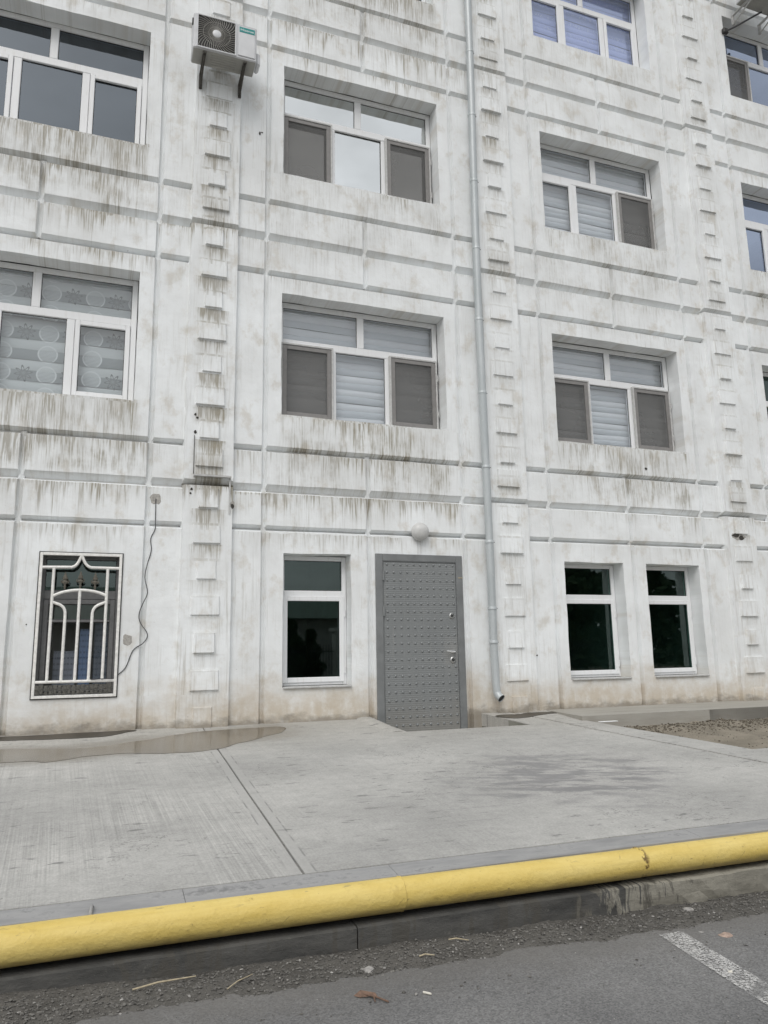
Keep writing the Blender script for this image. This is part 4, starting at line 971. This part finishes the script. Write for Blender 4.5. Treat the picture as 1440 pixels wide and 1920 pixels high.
for i in range(17):
    x=-.535+i*.0405; zz=1.035+.006*math.sin(i*2.1)
    m.box(x-.017,x+.017,y-.008,y+.008,zz-.002,zz+.042,.003)
    m.box(x-.013,x+.015,y-.007,y+.007,zz-.042,zz-.008,.003)
    if i%3==0: m.box(x+.018,x+.024,y-.006,y+.006,.985,1.075)
m.box(-.552,.15,y-.004,y+.004,1.030,1.036); m.box(-.552,.15,y-.004,y+.004,1.072,1.078); m.box(-.552,.15,y-.004,y+.004,1.0,1.005)
m.build('ornament_strip','ironplate',g)

# ------------------------------------------------------------------ cable, rod
cp=[(.475,2.93),(.475,2.864),(.478,2.72),(.478,2.613),(.439,2.512),(.449,2.393),(.417,2.254),(.398,2.117),(.428,1.963),(.386,1.847),(.357,1.751),(.371,1.665),(.444,1.551),(.41,1.466),(.313,1.392),(.249,1.226),(.146,1.133)]
pts=[]
for i in range(len(cp)-1):
    p0,p1,p2,p3=[Vector(cp[max(0,min(len(cp)-1,i+d))]) for d in (-1,0,1,2)]
    for j in range(5):
        t=j/5; p=.5*((2*p1)+(p2-p0)*t+(2*p0-5*p1+4*p2-p3)*t*t+(3*p1-p0-3*p2+p3)*t**3); pts.append((p.x,-.008,p.y))
pts+=[(.146,-.012,1.133),(.13,-.035,1.125),(.03,-.033,1.127),(-.06,-.03,1.122)]
m=MB(); m.tube(pts,.0042,6); tag(m.build('cable',M['cable'],None,base=(.3,-.008,1.13),smooth=True),'thin black cable hanging in curves down the wall into the grille','cable')
t=thing('metal_bracket','thin bent steel angle left on the pilaster near the hole','bracket',(1.0,-.055,2.8))
m=MB(); m.box(.836,.842,-.06,-.053,3.21,3.63); m.build('side_rail','rustbar',t)
m=MB(); m.box(.84,1.228,-.098,-.09,3.182,3.2); m.box(.84,1.228,-.09,-.053,3.182,3.187); m.build('shelf_rail','pvcold',t)
m=MB(); m.box(1.212,1.228,-.064,-.056,2.80,3.181); m.build('hanging_rail','pvcold',t)

# ------------------------------------------------------------------ litter on the road
def litter(name,label,cat,x,y,fn,grp='litter on the road',dz=0.):
    z=(dirtz(x,y) if y>-4.9 else zroad(x))+dz
    m=MB(); mat=fn(m,x,y,z); return tag(m.build(name,mat,None,base=(x,y,z)),label,cat,grp)
def butt(a,l=.028):
    def f_(m,x,y,z): 
        dx,dy=math.cos(a)*l/2,math.sin(a)*l/2; m.tube([(x-dx,y-dy,z+.005),(x,y,z+.0052),(x+dx,y+dy,z+.0055)],[.0042,.0044,.0038],8); return 'butt'
    return f_
litter('cigarette_butt','white cigarette butt lying on the asphalt, nearest the photo bottom','cigarette butt',1.286,-4.951,butt(-.9,.036))
litter('cigarette_butt','small cigarette butt at the edge of the dirt verge','cigarette butt',1.448,-4.87,butt(-1.1,.024))
def stick(dx,dy,r_=.003,lift=.01):
    def f_(m,x,y,z): m.tube([(x-dx/2,y-dy/2,z+.004),(x-dx*.1,y-dy*.1+.004,z+lift),(x+dx/2,y+dy/2,z+.006)],[r_,r_*1.1,r_*.6],6); return 'straw'
    return f_
litter('straw_stalk','long pale dry stalk under the left part of the yellow pipe','straw',.314,-4.53,stick(.25,.03,.0035),dz=.006)
litter('straw_stalk','curved pale straw right of the long stalk','straw',.603,-4.615,stick(.12,.1,.0022),dz=.004)
litter('straw_stalk','short pale straw below the pipe weld','straw',1.416,-4.65,stick(.065,-.02,.003),dz=.004)
litter('straw_stalk','short pale straw close to the kerb right of the weld','straw',1.637,-4.51,stick(.08,-.05,.003),dz=.004)
def leaf(m,x,y,z):
    m.add([(x-.05,y+.03,z+.006),(x-.02,y+.035,z+.02),(x+.03,y,z+.016),(x+.035,y-.02,z+.006),(x,y,z+.007),(x-.03,y+.01,z+.004)],[(0,1,5),(1,4,5),(1,2,4),(2,3,4)])
    m.tube([(x-.01,y+.015,z+.012),(x+.03,y-.03,z+.01),(x+.06,y-.07,z+.005)],.0035,6); m.tube([(x+.02,y-.01,z+.01),(x+.012,y-.05,z+.006)],.0025,6); return 'leaf'
litter('dry_leaf','curled brown leaf with a twig at the edge of the asphalt','leaf',1.055,-4.90,leaf)
def stone(s,mat):
    def f_(m,x,y,z):
        bm=bmesh.new(); bmesh.ops.create_icosphere(bm,subdivisions=2,radius=1)
        sd_=R.random()*20
        for v in bm.verts: k=1+.35*noise.noise(v.co*1.6+Vector((sd_,0,0))); v.co=Vector((x+v.co.x*s*k*1.3,y+v.co.y*s*k,z+max(-.2,v.co.z)*s*k*.6+s*.1))
        bm.verts.index_update(); m.add([v.co for v in bm.verts],[[v.index for v in f.verts] for f in bm.faces]); bm.free(); return mat
    return f_
litter('stone','flat pinkish stone right of the white painted line','stone',2.875,-4.869,stone(.03,'pinkstone'),'loose stones')
litter('stone','pale angular stone behind the top of the white line','stone',2.80,-4.79,stone(.018,'stone'),'loose stones')
litter('stone','greyish stone against the light part of the kerb','stone',2.94,-4.55,stone(.026,'stone'),'loose stones')
litter('stone','small whitish stone beside the far end of the white line','stone',2.89,-4.77,stone(.011,'butt'),'loose stones')
litter('stone','broken grey lump on the dirt verge below the weld','stone',1.14,-4.66,stone(.022,'stone'),'loose stones')
litter('paper_scrap','small white scrap on the asphalt beside the painted line','paper',2.56,-5.22,lambda m,x,y,z:(m.add([(x-.012,y,z+.005),(x,y-.012,z+.006),(x+.014,y+.006,z+.008),(x-.002,y+.014,z+.005)],[(0,1,2,3)]),'butt')[1])
t=MB(); t.box(5.13,5.36,-.845,-.80,.548,.556,.002); tag(t.build('plastic_strip','letter',None,base=(5.24,-.82,.548)),'short white plastic strip lying at the corner of the sandy bed','plastic')

# ------------------------------------------------------------------ across the road (what the panes mirror)
h=thing('low_house','low pale house with a green metal roof across the road','house',(8,-24,0))
m=MB(); m.box(-3,17,-30,-24,-.2,3.0); m.build('wall','housewall',h)
m=MB(); m.add([(-3.6,-23.2,2.9),(17.6,-23.2,2.9),(17.6,-27,4.3),(-3.6,-27,4.3),(-3.6,-30.8,2.9),(17.6,-30.8,2.9)],[(0,1,2,3),(3,2,5,4),(0,3,4),(1,5,2),(0,4,5,1)]); m.build('roof','roofgreen',h)
fn=thing('fence','white pillared garden fence across the road','fence',(8,-18,0))
for x in (-6,-1.5,3,8.1,12.2,16.5,21):
    m=MB(); m.box(x-.25,x+.25,-18.25,-17.75,-.1,2.15,.01); m.box(x-.32,x+.32,-18.32,-17.68,2.153,2.28,.01); m.build('pillar','housewall',fn)
m=MB()
for i in range(260): m.box(-6+i*.105,-5.98+i*.105,-18.01,-17.99,0.1,1.7)
m.box(-6,21,-18.03,-17.97,1.45,1.49); m.box(-6,21,-18.03,-17.97,.3,.34); tag(m.build('railing','dark',fn),kind='stuff')
def tree(x,y,hgt,wd,label,seed):
    rr_=random.Random(seed); t=thing('evergreen_tree',label,'tree',(x,y,0),'trees across the road')
    m=MB(); m.tube([(x,y,-.1),(x+.05,y,hgt*.4),(x,y,hgt*.9)],[.14,.1,.03],8)
    for i in range(14):
        a=rr_.random()*6.28; zz=hgt*rr_.uniform(.15,.85); r_=wd*(1-zz/hgt)+.15; m.tube([(x,y,zz),(x+math.cos(a)*r_*.7,y+math.sin(a)*r_*.7,zz+.25)],[.03,.01],5)
    m.build('trunk','bark',t)
    m=MB()
    for i in range(7000):
        u=rr_.random(); zz=hgt*(.06+.94*u); r_=(wd*(1-u)**.75+.08)*(rr_.random()**.4)*(1+.3*math.sin(u*21+rr_.random())); a=rr_.random()*6.28
        p=Vector((x+math.cos(a)*r_,y+math.sin(a)*r_,zz)); s_=rr_.uniform(.04,.09)*(1 if hgt<7 else 3.6); d1=Vector((rr_.gauss(0,1),rr_.gauss(0,1),rr_.gauss(0,.6))).normalized(); d2=d1.orthogonal().normalized()
        m.add([p-d1*s_,p+d2*s_*.45,p+d1*s_,p-d2*s_*.45],[(0,1,2,3)])
    m.build('crown','foliage',t,recalc=False)
for i,(x,y_,hg,wd_) in enumerate(((6.6,-19.6,2.7,.8),(7.5,-19.9,2.3,.55),(14.5,-20.5,5.2,1.6),(19.2,-21,9.5,2.7),(24.2,-21.5,9.8,3.0),(1.5,-20.5,4.4,1.4),(-3.5,-21,5.,1.6))):
    tree(x,y_,hg,wd_,['bushy evergreen left of the white fence pillar across the road','small evergreen shrub beside the white pillar across the road','tall evergreen across the road opposite the right windows','dark evergreen second from the right across the road','rightmost dark evergreen across the road','evergreen across the road opposite the pilaster','evergreen across the road at its left end'][i],i+1)
for o in bpy.data.objects:
    if '_b' in o: del o['_b']
